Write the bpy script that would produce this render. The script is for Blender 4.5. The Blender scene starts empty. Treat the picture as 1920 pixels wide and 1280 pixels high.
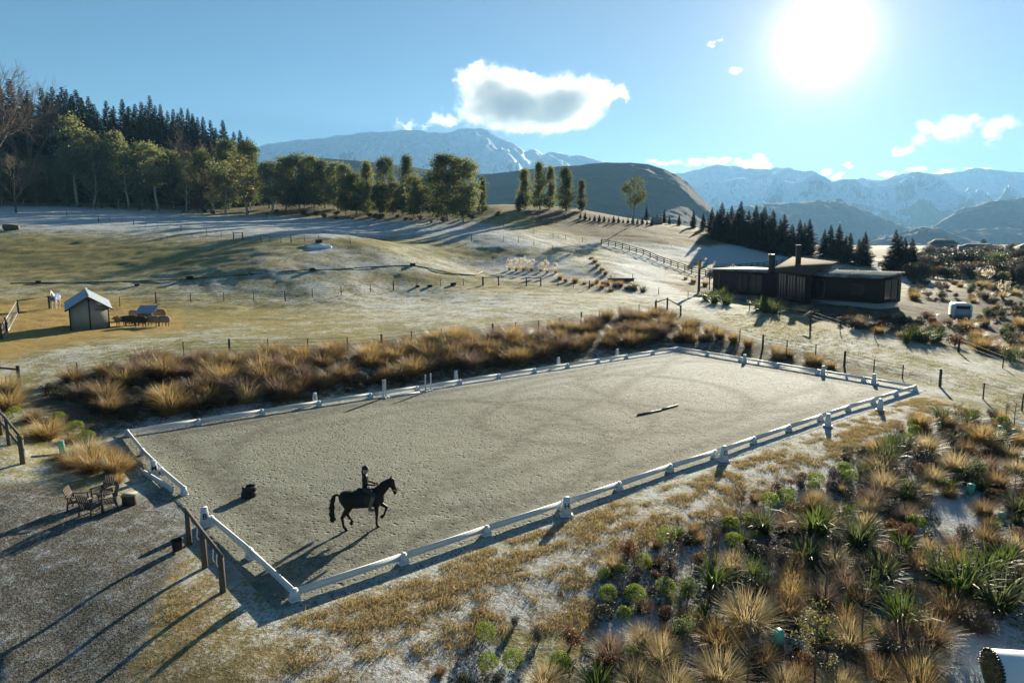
EXPOSURE = 1.63
SKY_STRENGTH = .030
GLARE = (.6, .10, .055, .055)
HAZE = 8e-5
CLOUDS = True
import bpy, math, random
import numpy as np
from mathutils import Vector, Matrix
R = np.random.default_rng(7)
random.seed(7)
PI = math.pi
SC = bpy.context.scene
COL = SC.collection

# ------------------------------------------------------------------ camera model (metres, camera over the origin, looking along +Y)
FOC, PIT, ROL, CAMH = 1280.0, 0.1399, -0.0050, 8.92
_f = np.array([0, math.cos(PIT), -math.sin(PIT)]); _u = np.array([0, math.sin(PIT), math.cos(PIT)]); _r = np.array([1.0, 0, 0])
CR = _r * math.cos(ROL) + _u * math.sin(ROL); CU = _u * math.cos(ROL) - _r * math.sin(ROL); CF = _f
CAM = np.array([0, 0, CAMH])

def ray(px, py):
    return CF + CR * (px - 960) / FOC + CU * (640 - py) / FOC
def at_depth(px, py, d):
    r = ray(px, py); return CAM + r * (d / r[1])
def at_z(px, py, z):
    r = ray(px, py); return CAM + r * ((z - CAMH) / r[2])
def proj(P):
    d = np.asarray(P, float) - CAM
    zz = np.maximum(d @ CF, 0.5)
    return 960 + FOC * (d @ CR) / zz, 640 - FOC * (d @ CU) / zz

cam = bpy.data.cameras.new('camera'); cam.sensor_width = 36; cam.lens = 36 * FOC / 1920; cam.clip_start = 0.1; cam.clip_end = 60000
co = bpy.data.objects.new('camera', cam); COL.objects.link(co)
co.matrix_world = Matrix(((CR[0], CU[0], -CF[0], 0), (CR[1], CU[1], -CF[1], 0), (CR[2], CU[2], -CF[2], CAMH), (0, 0, 0, 1)))
SC.camera = co

# ------------------------------------------------------------------ noise
def _h(i, j, s):
    n = (i * 374761393 + j * 668265263 + s * 974634321) & 0x7fffffff
    n = ((n ^ (n >> 13)) * 1274126177) & 0x7fffffff
    return ((n ^ (n >> 16)) & 0xffff) / 65535.0
def vn(x, y, s=0):
    xi = np.floor(x).astype(np.int64); yi = np.floor(y).astype(np.int64)
    fx = x - xi; fy = y - yi
    fx = fx * fx * fx * (fx * (fx * 6 - 15) + 10); fy = fy * fy * fy * (fy * (fy * 6 - 15) + 10)
    a = _h(xi, yi, s); b = _h(xi + 1, yi, s); c = _h(xi, yi + 1, s); d = _h(xi + 1, yi + 1, s)
    return (a + (b - a) * fx) * (1 - fy) + (c + (d - c) * fx) * fy
def fbm(x, y, s=0, o=4):
    v = 0; a = .5
    for k in range(o):
        v = v + a * (vn(x, y, s + k) * 2 - 1); x = x * 2.03 + 11.3; y = y * 2.03 + 5.1; a *= .5
    return v
def ridged(x, y, s=0, o=6):
    v = 0; a = .5; w = 1
    for k in range(o):
        n = 1 - np.abs(vn(x, y, s + k) * 2 - 1); n = n * n * w; w = np.clip(n * 1.6, 0, 1)
        v = v + a * n; x = x * 2.07 + 3.3; y = y * 2.07 + 7.7; a *= .5
    return v
def sst(a, b, x):
    t = np.clip((x - a) / (b - a), 0, 1); return t * t * (3 - 2 * t)
def poly_sd(poly, x, y):
    # signed distance to polygon, negative inside
    P = np.array(poly, float); n = len(P); d = np.full(np.shape(x), 1e18); ins = np.zeros(np.shape(x), bool)
    for i in range(n):
        a = P[i]; b = P[(i + 1) % n]; e = b - a
        t = np.clip(((x - a[0]) * e[0] + (y - a[1]) * e[1]) / (e @ e), 0, 1)
        d = np.minimum(d, (x - a[0] - e[0] * t) ** 2 + (y - a[1] - e[1] * t) ** 2)
        c = (a[1] > y) != (b[1] > y)
        with np.errstate(divide='ignore', invalid='ignore'):
            ins ^= c & (x < e[0] * (y - a[1]) / (e[1] if e[1] else 1e-9) + a[0])
    d = np.sqrt(d); return np.where(ins, -d, d)

# ------------------------------------------------------------------ terrain
A_NEAR, A_RIGHT, A_FAR, A_LEFT = [at_z(*p, 0) for p in ((553, 1125), (1716, 731), (1270, 657), (240, 817))]
ARENA = [(p[0], p[1]) for p in (A_NEAR, A_RIGHT, A_FAR, A_LEFT)]
CZ = [(0,1279,-.55),(300,1279,-.35),(120,1170,-.35),(600,1279,-.25),(900,1279,-.5),(1200,1279,-.8),(1500,1279,-1.1),(1900,1279,-1.3),(2200,1279,-1.5),(-300,1279,-.8),
 (0,1050,-.2),(200,1080,-.12),(-300,1000,0),(0,900,.3),(60,830,.6),(0,760,1.1),(100,800,.7),(1900,1100,-1.1),(1500,1000,-.6),(1300,1000,-.35),(1900,900,-.7),(1700,830,-.2),(1860,790,-.15),(2200,900,-.9),
 (240,817,0),(553,1125,0),(1055,955,0),(1716,731,0),(1270,657,0),(800,900,0),(1000,700,0),(1450,690,0),(750,735,0),(300,950,0.05),(450,1120,0),
 (-300,700,1.8),(0,700,1.6),(200,690,1.6),(430,664,1.7),(640,647,1.8),(860,622,1.9),(1090,597,1.9),(1240,580,2.0),(1400,632,.9),(1582,690,.35),(1762,724,.1),(1900,767,-.1),(2200,800,-.4),
 (165,617,2.0),(0,640,1.9),(100,577,2.5),(500,620,2.0),(500,560,2.7),(735,541,3.1),(905,533,3.3),(1010,535,3.1),(1100,545,2.7),(1270,556,2.3),(1450,604,1.4),(1650,642,.8),(1800,684,.3),(1950,700,0.0)]
CD = [(1340,546,101),(1450,566,84),(1560,568,78),(1680,575,76),(1600,560,84),(1480,545,97),(1805,597,74),(1880,640,62),(1900,560,90),(2100,600,80),(1720,560,88),
 (-300,490,112),(0,490,112),(0,450,132),(0,428,150),(0,405,178),(-300,400,178),(0,386,248),(250,392,242),(300,460,120),(300,520,94),(500,500,94),(460,440,130),(300,430,146),(640,413,205),(460,404,225),
 (600,462,110),(720,482,106),(720,455,140),(640,436,138),(860,520,104),(800,425,178),(880,415,182),(880,455,138),(880,500,118),(950,450,142),(1000,505,116),(1080,482,132),(1130,500,118),(1000,430,160),(1150,462,150),
 (1060,390,205),(920,388,200),(800,390,225),(980,392,198),(1250,420,200),(1180,440,165),(1100,430,172),(1330,432,195),(1400,450,185),(1350,470,155),(1500,471,172),(1450,493,148),(1600,488,160),(1700,505,142),(1800,530,120),(1300,497,135),
 (1200,520,112),(1270,545,97),(1920,520,130),(1700,490,200),(1920,490,200),(1800,480,260),(1900,470,330),(2300,500,200),(250,380,275),(600,384,255),(0,375,285),(-300,374,280),
 (-300,376,335),(0,376,335),(300,382,335),(600,390,335),(900,410,280),(1200,440,280),(1500,462,280),(1700,472,300)]
_cp = np.array([at_z(*c) for c in CZ] + [at_depth(*c) for c in CD])
def _ab(x, y):
    return x / (y + 25), .5 * np.log(y + 25)
_ca, _cb = _ab(_cp[:, 0], _cp[:, 1]); _ct = _cp[:, 2] / (_cp[:, 1] + 25)
def _tps(r2): return r2 * np.log(r2 + 1e-12)
_K = _tps((_ca[:, None] - _ca) ** 2 + (_cb[:, None] - _cb) ** 2) + np.eye(len(_ca)) * 2e-4
_Pm = np.stack([np.ones_like(_ca), _ca, _cb], 1)
_w = np.linalg.solve(np.block([[_K, _Pm], [_Pm.T, np.zeros((3, 3))]]), np.concatenate([_ct, np.zeros(3)]))
HOUSE_C = (38.0, 84.0)
BUMPS = [(560,462,118,9,.3),(760,500,104,10,.7),(930,452,140,14,1.3),(1090,500,118,8,.6),(700,470,118,9,.6),(640,520,92,10,.35),(350,480,118,12,.15),(1000,470,130,7,.5),(820,470,126,9,.7),(450,510,96,9,.15)]
BUMPS = [(*at_depth(a, b, d)[:2], r, h) for a, b, d, r, h in BUMPS]
def ground(x, y, detail=True):
    x = np.asarray(x, float); y = np.asarray(y, float); sh = x.shape; x = x.ravel(); y = y.ravel()
    z = np.zeros_like(x)
    for i in range(0, len(x), 60000):
        a, b = _ab(x[i:i+60000], np.minimum(y[i:i+60000], 450))
        r2 = (a[:, None] - _ca) ** 2 + (b[:, None] - _cb) ** 2
        z[i:i+60000] = (_tps(r2) @ _w[:-3] + _w[-3] + _w[-2] * a + _w[-1] * b) * (np.minimum(y[i:i+60000], 450) + 25)
    z = np.clip(z, -3, 30)
    far = sst(340, 520, y)
    z = z * (1 - far) + far * (2 + 3 * fbm(x / 200, y / 200, 5))
    for bx, by, br, bh in BUMPS:
        z += bh * np.exp(-((x - bx) ** 2 + (y - by) ** 2) / br ** 2)
    sd = poly_sd(ARENA, x, y)
    k = sst(.9, 5.0, sd)
    away = sst(4, 25, sd)
    if detail:
        z += away * sst(40, 75, y) * (.26 * fbm(x / 9, y / 7, 21, 3) + .15 * fbm(x / 2.2, y / 1.8, 31, 3))
        z += k * .05 * fbm(x / 1.1, y / 1.1, 41, 2)
    hd = np.hypot(x - HOUSE_C[0], y - HOUSE_C[1]); hk = sst(9, 16, hd); z = z * hk + (1 - hk) * np.minimum(z, 2.2)
    z = z * k + (1 - k) * (-.03)
    return z.reshape(sh)
def gz(x, y): return float(ground(np.array([x]), np.array([y]))[0])
def hit(px, py):
    r = ray(px, py); t = np.concatenate([np.linspace(8, 120, 700), np.linspace(120.3, 420, 700)]) / r[1]
    P = CAM + r * t[:, None]; g = ground(P[:, 0], P[:, 1]); b = np.where(P[:, 2] < g)[0]
    if not len(b): return P[-1]
    i = b[0]
    if i == 0: return P[0]
    e0 = P[i-1, 2] - g[i-1]; e1 = P[i, 2] - g[i]; q = P[i-1] + (P[i] - P[i-1]) * e0 / (e0 - e1)
    q[2] = gz(q[0], q[1]); return q
def at(px, d):
    s = (px - 960) / FOC * math.cos(PIT); x = s * d
    for _ in range(3):
        z = gz(x, d); q = proj(np.array([x, d, z]))[0]; x += (px - q) / FOC * d
    return np.array([x, d, gz(x, d)])
def span(base, py):   # height that reaches picture row py from a foot point
    r = ray(proj(base)[0], py); return CAM[2] + r[2] * base[1] / r[1] - base[2]

# ------------------------------------------------------------------ mesh + object helpers
def mk(name, V, F, mats=None, parent=None, fm=None, smooth=False, loc=None, link=True):
    """one mesh object from vertex array V and a list of face arrays (each N x k)"""
    me = bpy.data.meshes.new(name)
    V = np.asarray(V, np.float32); Fs = [np.asarray(f, np.int32) for f in (F if isinstance(F, (list, tuple)) else [F])]
    Fs = [f for f in Fs if len(f)]
    nl = sum(f.size for f in Fs); nf = sum(len(f) for f in Fs)
    me.vertices.add(len(V)); me.vertices.foreach_set('co', V.ravel())
    me.loops.add(nl); me.loops.foreach_set('vertex_index', np.concatenate([f.ravel() for f in Fs]))
    me.polygons.add(nf)
    tot = np.concatenate([np.full(len(f), f.shape[1], np.int32) for f in Fs]); st = np.concatenate([[0], np.cumsum(tot)[:-1]]).astype(np.int32)
    me.polygons.foreach_set('loop_start', st)
    me.polygons.foreach_set('loop_total', tot)
    if mats is not None:
        for m in (mats if isinstance(mats, (list, tuple)) else [mats]): me.materials.append(m)
    if fm is not None: me.polygons.foreach_set('material_index', np.asarray(fm, np.int32))
    if smooth: me.polygons.foreach_set('use_smooth', np.ones(nf, bool))
    me.update(calc_edges=True); me.validate()
    o = bpy.data.objects.new(name, me)
    if link: COL.objects.link(o)
    if parent is not None: o.parent = parent
    if loc is not None: o.location = loc
    return o
def tag(o, label=None, cat=None, group=None, kind=None):
    if label: o['label'] = label
    if cat: o['category'] = cat
    if group: o['group'] = group
    if kind: o['kind'] = kind
    return o
def thing(name, label, cat, loc=(0, 0, 0), rz=0, group=None, scale=None):
    o = bpy.data.objects.new(name, None); COL.objects.link(o); o.empty_display_size = .2
    o.location = loc; o.rotation_euler = (0, 0, rz)
    if scale is not None: o.scale = (scale,) * 3 if not isinstance(scale, (tuple, list)) else scale
    return tag(o, label, cat, group)
def dup(root, loc, rz=0, scale=None, label=None, group=None):
    def cp(o, par):
        c = o.copy(); COL.objects.link(c)
        if par is not None: c.parent = par
        for ch in o.children: cp(ch, c)
        return c
    r = cp(root, None); r.location = loc; r.rotation_euler = (0, 0, rz)
    if scale is not None: r.scale = (scale,) * 3 if not isinstance(scale, (tuple, list)) else scale
    if label: r['label'] = label
    if group: r['group'] = group
    return r
class MB:
    def __init__(s): s.V = []; s.Q = []; s.T = []; s.n = 0
    def add(s, V, Q=None, T=None):
        V = np.asarray(V, float).reshape(-1, 3)
        if Q is not None and len(Q): s.Q.append(np.asarray(Q, int) + s.n)
        if T is not None and len(T): s.T.append(np.asarray(T, int) + s.n)
        s.V.append(V); s.n += len(V); return s
    def box(s, c, d, M=None):
        c = np.asarray(c, float); d = np.asarray(d, float) / 2
        v = np.array([[x, y, z] for x in (-1, 1) for y in (-1, 1) for z in (-1, 1)]) * d
        if M is not None: v = v @ np.asarray(M).T
        return s.add(v + c, [[0,1,3,2],[4,6,7,5],[0,4,5,1],[2,3,7,6],[0,2,6,4],[1,5,7,3]])
    def beam(s, a, b, w, h, up=(0, 0, 1)):
        a = np.asarray(a, float); b = np.asarray(b, float); t = b - a; L = np.linalg.norm(t); t = t / L
        u = np.asarray(up, float); x = np.cross(t, u)
        if np.linalg.norm(x) < 1e-3: x = np.cross(t, (1., 0, 0))
        x /= np.linalg.norm(x); u = np.cross(x, t)
        return s.box((a + b) / 2, (w, L, h), np.stack([x, t, u], 1))
    def frus(s, c, b, t, h):    # truncated pyramid, base (bx,by), top (tx,ty)
        v = [(x * b[0] / 2, y * b[1] / 2, 0) for x, y in ((-1,-1),(1,-1),(1,1),(-1,1))] + [(x * t[0] / 2, y * t[1] / 2, h) for x, y in ((-1,-1),(1,-1),(1,1),(-1,1))]
        return s.add(np.array(v) + np.asarray(c, float), [[3,2,1,0],[4,5,6,7],[0,1,5,4],[1,2,6,5],[2,3,7,6],[3,0,4,7]])
    def tube(s, pts, rad, n=6, cap=True):
        P = np.asarray(pts, float); m = len(P); rad = np.broadcast_to(np.asarray(rad, float), (m,))
        V = []; ref = None
        for i in range(m):
            t = P[min(i + 1, m - 1)] - P[max(i - 1, 0)]; t /= np.linalg.norm(t) + 1e-12
            if ref is None: ref = np.array([1., 0, 0]) if abs(t[0]) < .8 else np.array([0, 1., 0])
            x = ref - t * (ref @ t); x /= np.linalg.norm(x) + 1e-12; y = np.cross(t, x); ref = x
            for k in range(n):
                a = 2 * PI * k / n; V.append(P[i] + rad[i] * (x * math.cos(a) + y * math.sin(a)))
        Q = [[i*n+k, i*n+(k+1)%n, (i+1)*n+(k+1)%n, (i+1)*n+k] for i in range(m-1) for k in range(n)]
        T = []
        if cap:
            V += [P[0], P[-1]]; c0 = m * n
            T = [[c0, (k+1)%n, k] for k in range(n)] + [[c0+1, (m-1)*n+k, (m-1)*n+(k+1)%n] for k in range(n)]
        return s.add(V, Q, T)
    def lathe(s, prof, n=20, c=(0, 0, 0)):
        prof = np.asarray(prof, float); m = len(prof)
        V = [(r * math.cos(2*PI*k/n) + c[0], r * math.sin(2*PI*k/n) + c[1], z + c[2]) for r, z in prof for k in range(n)]
        return s.add(V, [[i*n+k, i*n+(k+1)%n, (i+1)*n+(k+1)%n, (i+1)*n+k] for i in range(m-1) for k in range(n)])
    def prism(s, foot, z0, z1):   # vertical prism, z0/z1 scalar or per corner
        n = len(foot); z0 = np.broadcast_to(z0, (n,)); z1 = np.broadcast_to(z1, (n,))
        V = [(x, y, z0[i]) for i, (x, y) in enumerate(foot)] + [(x, y, z1[i]) for i, (x, y) in enumerate(foot)]
        s.add(V, [[i, (i+1)%n, n+(i+1)%n, n+i] for i in range(n)] + ([[3,2,1,0],[4,5,6,7]] if n == 4 else []))
        return s
    def arr(s): return (np.concatenate(s.V), ([np.concatenate(s.Q)] if s.Q else []) + ([np.concatenate(s.T)] if s.T else []))
    def build(s, name, m, parent=None, loc=None, smooth=False, link=True):
        V, F = s.arr(); return mk(name, V, F, m, parent, loc=loc, smooth=smooth, link=link)

# ------------------------------------------------------------------ plants made of blades and leaves
def blades(n, rad, L, th0, droop, w, seg=3, rng=R, base=None, taper=1.0, wind=(0, 0)):
    """n curved tapering blades: returns V, Q"""
    ph = rng.uniform(0, 2*PI, n); rr = rad * np.sqrt(rng.uniform(0, 1, n))
    bx = rr * np.cos(ph); by = rr * np.sin(ph); bz = np.zeros(n)
    ph2 = ph + rng.normal(0, .5, n); Ln = rng.uniform(L[0], L[1], n)
    t0 = rng.uniform(th0[0], th0[1], n); dr = rng.uniform(droop[0], droop[1], n); wn = rng.uniform(.7, 1.2, n) * w
    if base is not None: bx, by, bz = base[:, 0], base[:, 1], base[:, 2]
    p = np.stack([bx, by, bz], 1); dh = np.stack([np.cos(ph2), np.sin(ph2), 0*ph2], 1); side = np.stack([-np.sin(ph2), np.cos(ph2), 0*ph2], 1)
    tw = rng.uniform(-.8, .8, n); side = side * np.cos(tw)[:, None] + np.stack([0*tw, 0*tw, np.sin(tw)], 1) * .6
    rings = []
    for k in range(seg + 1):
        t = k / seg; ww = wn * max(.12, (1 - t ** 1.6) ** taper)
        rings.append(p - side * ww[:, None] / 2); rings.append(p + side * ww[:, None] / 2)
        th = t0 + dr * (t + .5 / seg) ** 1.3
        p = p + (dh * np.sin(th)[:, None] + np.array([0, 0, 1]) * np.cos(th)[:, None] + np.array([wind[0], wind[1], 0]) * t * .5) * (Ln / seg)[:, None]
    V = np.stack(rings, 1).reshape(-1, 3); m = 2 * (seg + 1)
    Q = np.concatenate([np.arange(n)[:, None] * m + np.array([2*k, 2*k+1, 2*k+3, 2*k+2]) for k in range(seg)])
    return V, Q
def leaves(C, size, rng=R, asp=.5, N=None, flat=0.0):
    """rhombic leaves at centres C; N optional outward normals to bias"""
    n = len(C); a = rng.normal(size=(n, 3)); a[:, 2] *= (1 - flat); a /= np.linalg.norm(a, axis=1)[:, None] + 1e-9
    b = rng.normal(size=(n, 3))
    if N is not None: b = b * .6 + N
    b = np.cross(a, b); b /= np.linalg.norm(b, axis=1)[:, None] + 1e-9
    s = (size * rng.uniform(.6, 1.3, n))[:, None]
    V = np.stack([C - a*s*.5, C + b*s*asp*.5, C + a*s*.5, C - b*s*asp*.5], 1).reshape(-1, 3)
    return V, np.arange(n*4).reshape(n, 4)
def shell(n, r, rng=R, inner=.75, zmin=-.3):
    d = rng.normal(size=(n*2, 3)); d /= np.linalg.norm(d, axis=1)[:, None]; d = d[d[:, 2] > zmin][:n]
    k = rng.uniform(inner**3, 1, len(d)) ** (1/3.)
    return d * k[:, None] * np.asarray(r), d

# ------------------------------------------------------------------ implicit bodies -> one continuous mesh
def sdf_mesh(prims, h, k=.05, pad=.12):
    """prims: (a, b, ra, rb[, k[, yscale]]) round cones, smooth-unioned, meshed by surface nets"""
    A = np.array([p[0] for p in prims], float); B = np.array([p[1] for p in prims], float)
    rm = max(max(p[2], p[3]) for p in prims)
    lo = np.minimum(A.min(0), B.min(0)) - rm - pad; hi = np.maximum(A.max(0), B.max(0)) + rm + pad
    n = np.ceil((hi - lo) / h).astype(int) + 1
    gx, gy, gz_ = [lo[i] + h * np.arange(n[i]) for i in range(3)]
    D = np.full(tuple(n), 1e3)
    for p in prims:
        a, b, ra, rb = np.asarray(p[0], float), np.asarray(p[1], float), p[2], p[3]; kk = p[4] if len(p) > 4 and p[4] else k; ys = p[5] if len(p) > 5 else 1
        m = max(ra, rb) + 3 * kk + 2 * h
        sl = []
        for i in range(3):
            mm = m * (max(1, ys) if i == 1 else 1)
            l, u = min(a[i], b[i]) - mm, max(a[i], b[i]) + mm
            sl.append(slice(max(0, int((l - lo[i]) / h)), min(n[i], int((u - lo[i]) / h) + 2)))
        X, Y, Z = np.meshgrid(gx[sl[0]], gy[sl[1]], gz_[sl[2]], indexing='ij')
        P = np.stack([X - a[0], (Y - a[1]) / ys, Z - a[2]], -1); ba = (b - a) * np.array([1, 1/ys, 1]); t = np.clip((P @ ba) / (ba @ ba + 1e-12), 0, 1)
        d = np.linalg.norm(P - t[..., None] * ba, axis=-1) - (ra + (rb - ra) * t)
        o = D[sl[0], sl[1], sl[2]]; q = np.clip(.5 + .5 * (o - d) / kk, 0, 1)
        D[sl[0], sl[1], sl[2]] = np.where(o > 500, d, o * (1 - q) + d * q - kk * q * (1 - q))
    S = D < 0; nx, ny, nz = n
    cnt = np.zeros((nx-1, ny-1, nz-1)); acc = np.zeros((nx-1, ny-1, nz-1, 3))
    cor = [(i, j, l) for i in (0, 1) for j in (0, 1) for l in (0, 1)]
    def sub(G, c): return G[c[0]:c[0]+nx-1, c[1]:c[1]+ny-1, c[2]:c[2]+nz-1]
    for c in cor:
        for ax in range(3):
            if c[ax]: continue
            e = list(c); e[ax] = 1; d0, d1 = sub(D, c), sub(D, e); x = (sub(S, c) != sub(S, e))
            t = np.where(x, d0 / (d0 - d1 + 1e-12), 0)
            for i in range(3): acc[..., i] += x * (c[i] + (t if i == ax else 0))
            cnt += x
    act = cnt > 0; idx = -np.ones(act.shape, int); idx[act] = np.arange(act.sum())
    ii = np.argwhere(act); V = lo + h * (ii + acc[act] / cnt[act][:, None])
    Q = []
    for ax in range(3):
        o1, o2 = [(1, 2), (2, 0), (0, 1)][ax]
        s0 = [slice(1, n[i] - 1) for i in range(3)]; s0[ax] = slice(0, n[ax] - 1); s1 = list(s0); s1[ax] = slice(1, n[ax])
        s_a, s_b = S[tuple(s0)], S[tuple(s1)]
        for flip, msk in ((False, s_a & ~s_b), (True, ~s_a & s_b)):
            e = np.argwhere(msk) + np.array([s0[i].start for i in range(3)])
            if not len(e): continue
            def g(da, db):
                f = e.copy(); f[:, o1] -= da; f[:, o2] -= db; return idx[f[:, 0], f[:, 1], f[:, 2]]
            q = np.stack([g(1, 1), g(0, 1), g(0, 0), g(1, 0)], 1)
            Q.append(q[:, ::-1] if flip else q)
    return V, np.concatenate(Q)
# ------------------------------------------------------------------ materials
class NB:
    def __init__(s, name):
        s.m = bpy.data.materials.new(name); s.m.use_nodes = True; s.t = s.m.node_tree; s.t.nodes.clear()
        s.out = s.t.nodes.new('ShaderNodeOutputMaterial')
    def n(s, typ, ins=None, **props):
        x = s.t.nodes.new(typ)
        for k, v in props.items(): setattr(x, k, v)
        for k, v in (ins or {}).items():
            sk = x.inputs[k]
            if hasattr(v, 'is_output'): s.t.links.new(v, sk)
            elif isinstance(v, (tuple, list)) and len(v) == 3 and sk.type == 'RGBA': sk.default_value = (*v, 1)
            else: sk.default_value = v
        return x
    def pos(s): return s.n('ShaderNodeNewGeometry').outputs['Position']
    def obj(s): return s.n('ShaderNodeTexCoord').outputs['Object']
    def scl(s, v, sc): return s.n('ShaderNodeVectorMath', {0: v, 1: sc}, operation='MULTIPLY').outputs[0]
    def noise(s, v, sc, det=4, ro=.55, dist=0): return s.n('ShaderNodeTexNoise', {'Vector': v, 'Scale': sc, 'Detail': det, 'Roughness': ro, 'Distortion': dist}).outputs['Fac']
    def vor(s, v, sc, rnd=1, feat='F1'): return s.n('ShaderNodeTexVoronoi', {'Vector': v, 'Scale': sc, 'Randomness': rnd}, feature=feat).outputs['Distance']
    def ma(s, op, a, b=0.0, c=None, clamp=False):
        i = {0: a, 1: b}
        if c is not None: i[2] = c
        return s.n('ShaderNodeMath', i, operation=op, use_clamp=clamp).outputs[0]
    def mr(s, v, a, b, c=0.0, d=1.0): return s.n('ShaderNodeMapRange', {0: v, 1: a, 2: b, 3: c, 4: d}, interpolation_type='SMOOTHSTEP').outputs[0]
    def mix(s, f, a, b, bt='MIX'):
        x = s.n('ShaderNodeMix', None, data_type='RGBA', blend_type=bt)
        for k, v in ((0, f), (6, a), (7, b)):
            sk = x.inputs[k]
            if hasattr(v, 'is_output'): s.t.links.new(v, sk)
            else: sk.default_value = (*v, 1) if isinstance(v, (tuple, list)) else v
        return x.outputs[2]
    def att(s, nm): return s.n('ShaderNodeAttribute', None, attribute_name=nm).outputs['Fac']
    def bump(s, h, st, dist): return s.n('ShaderNodeBump', {'Height': h, 'Strength': st, 'Distance': dist}).outputs[0]
    def pr(s, col, rough=.8, nrm=None, metal=0.0, spec=.3):
        i = {'Base Color': col, 'Roughness': rough, 'Metallic': metal, 'Specular IOR Level': spec}
        if nrm is not None: i['Normal'] = nrm
        b = s.n('ShaderNodeBsdfPrincipled', i).outputs[0]; return b
    def fin(s, sh): s.t.links.new(sh, s.out.inputs['Surface']); return s.m

def simple(name, col, rough=.7, var=.25, sc=6.0, bump=.0, metal=0.0, spec=.3, bsc=20.0):
    b = NB(name); v = b.obj(); f = b.noise(v, sc, 5, .6)
    c = b.mix(f, tuple(x * (1 - var) for x in col), tuple(min(1, x * (1 + var)) for x in col))
    nr = b.bump(b.noise(v, bsc, 4), bump, .02) if bump else None
    return b.fin(b.pr(c, rough, nr, metal, spec))
def leafmat(name, c0, c1, trans=.45, tcol=None, rough=.5, spec=.25, hv=.25):
    """leaf / blade: diffuse front, light passing through; colour varies per plant and per leaf"""
    b = NB(name); g = b.n('ShaderNodeNewGeometry'); oi = b.n('ShaderNodeObjectInfo')
    f = b.ma('MULTIPLY_ADD', g.outputs['Random Per Island'], .7, b.ma('MULTIPLY', oi.outputs['Random'], .3))
    c = b.mix(f, c0, c1)
    c = b.mix(b.ma('MULTIPLY', oi.outputs['Random'], hv), c, tuple(x * .45 for x in c0))
    p = b.pr(c, rough, None, 0.0, spec)
    t = b.n('ShaderNodeBsdfTranslucent', {'Color': b.mix(.5, c, tcol) if tcol else c}).outputs[0]
    return b.fin(b.n('ShaderNodeMixShader', {0: trans, 1: p, 2: t}).outputs[0])

M = {}
M['white_board'] = simple('white_board', (.70, .72, .73), .5, .13, 1.3)
M['white_block'] = simple('white_block', (.68, .70, .72), .55, .14, 4)
M['black'] = simple('black_ink', (.02, .02, .022), .6, .1)
M['wood'] = simple('weathered_wood', (.125, .10, .078), .85, .4, 9, .4)
M['darkwood'] = simple('dark_timber', (.075, .062, .052), .85, .4, 8, .3)
M['palewood'] = simple('pale_timber', (.34, .29, .21), .8, .3, 8, .3)
M['wire'] = simple('wire', (.16, .15, .14), .5, .1, metal=.6)
M['rubber'] = simple('black_rubber', (.022, .023, .026), .7, .3, 8, .2)
M['tin'] = simple('galvanised_tin', (.36, .40, .45), .45, .2, 2.5, metal=.35)
M['ply'] = simple('grey_ply', (.36, .345, .31), .85, .25, 4, .2)
M['plydark'] = simple('dark_batten', (.06, .055, .05), .8, .3)
M['guard'] = leafmat('green_sleeve', (.20, .52, .42), (.27, .60, .49), .4, None, .4)
M['bark'] = simple('bark', (.13, .10, .075), .9, .4, 7, .5)
M['palebark'] = simple('pale_bark', (.36, .32, .26), .85, .35, 6, .3)
M['twig'] = simple('bare_twig', (.15, .11, .085), .9, .4, 5)
M['horse'] = simple('dark_bay_coat', (.014, .010, .0085), .5, .35, 6, spec=.22)
M['hair'] = simple('black_hair', (.010, .0095, .010), .55, .3, 20, .3)
M['saddle'] = simple('black_leather', (.012, .011, .012), .4, .2)
M['pad'] = simple('dark_saddle_cloth', (.016, .018, .024), .9, .2, 8)
M['skin'] = simple('skin', (.42, .25, .18), .55, .1, 30)
M['jacket'] = simple('black_jacket', (.012, .012, .015), .7, .2, 10, .2)
M['breeches'] = simple('dark_breeches', (.035, .032, .035), .8, .2, 10)
M['boot'] = simple('brown_boot', (.12, .095, .08), .5, .25)
M['white_coat'] = simple('white_coat', (.62, .58, .50), .8, .12, 4)
M['rug'] = simple('blue_rug', (.10, .16, .34), .85, .2, 6)
M['wool_tan'] = simple('tan_wool', (.30, .20, .12), .95, .3, 14, .6)
M['wool_grey'] = simple('grey_wool', (.26, .21, .165), .95, .3, 14, .6)
M['wool_dark'] = simple('dark_wool', (.055, .04, .032), .95, .3, 14, .6)
M['hay'] = simple('hay', (.40, .27, .10), .95, .35, 20, .6)
M['cladding'] = None
M['glass'] = None
M['white_paint'] = simple('white_paint', (.80, .81, .82), .35, .04)
M['concrete'] = simple('concrete', (.34, .33, .31), .85, .15, 3, .2)
M['yellow'] = simple('yellow_top', (.55, .33, .06), .7, .2)
M['darkwrap'] = simple('black_wrap', (.02, .02, .024), .4, .2, 9, .4)
M['rock'] = simple('dark_rubble', (.10, .085, .07), .95, .5, 5, .6)
M['grey_house'] = simple('far_house_wall', (.30, .29, .28), .9, .15)
M['dark_roof'] = simple('far_house_roof', (.15, .15, .155), .8, .15)
M['snow_pile'] = simple('snow_heap', (.82, .86, .9), .7, .05, 3, .3)
M['conifer'] = leafmat('conifer_needles', (.020, .042, .028), (.040, .066, .036), .2, None, .85, .08)
M['conifer_right'] = leafmat('fir_needles', (.022, .036, .026), (.040, .055, .034), .2, None, .85, .08)
M['euc'] = leafmat('gum_leaves', (.13, .155, .08), (.27, .29, .135), .5, (.40, .42, .15), .8, .1, .6)  # lighter than the dark gums, with sunlit crowns put into the colour
M['eucdark'] = leafmat('dark_gum_leaves', (.06, .09, .052), (.145, .175, .082), .42, (.28, .30, .085), .8, .1, .7)
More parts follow.
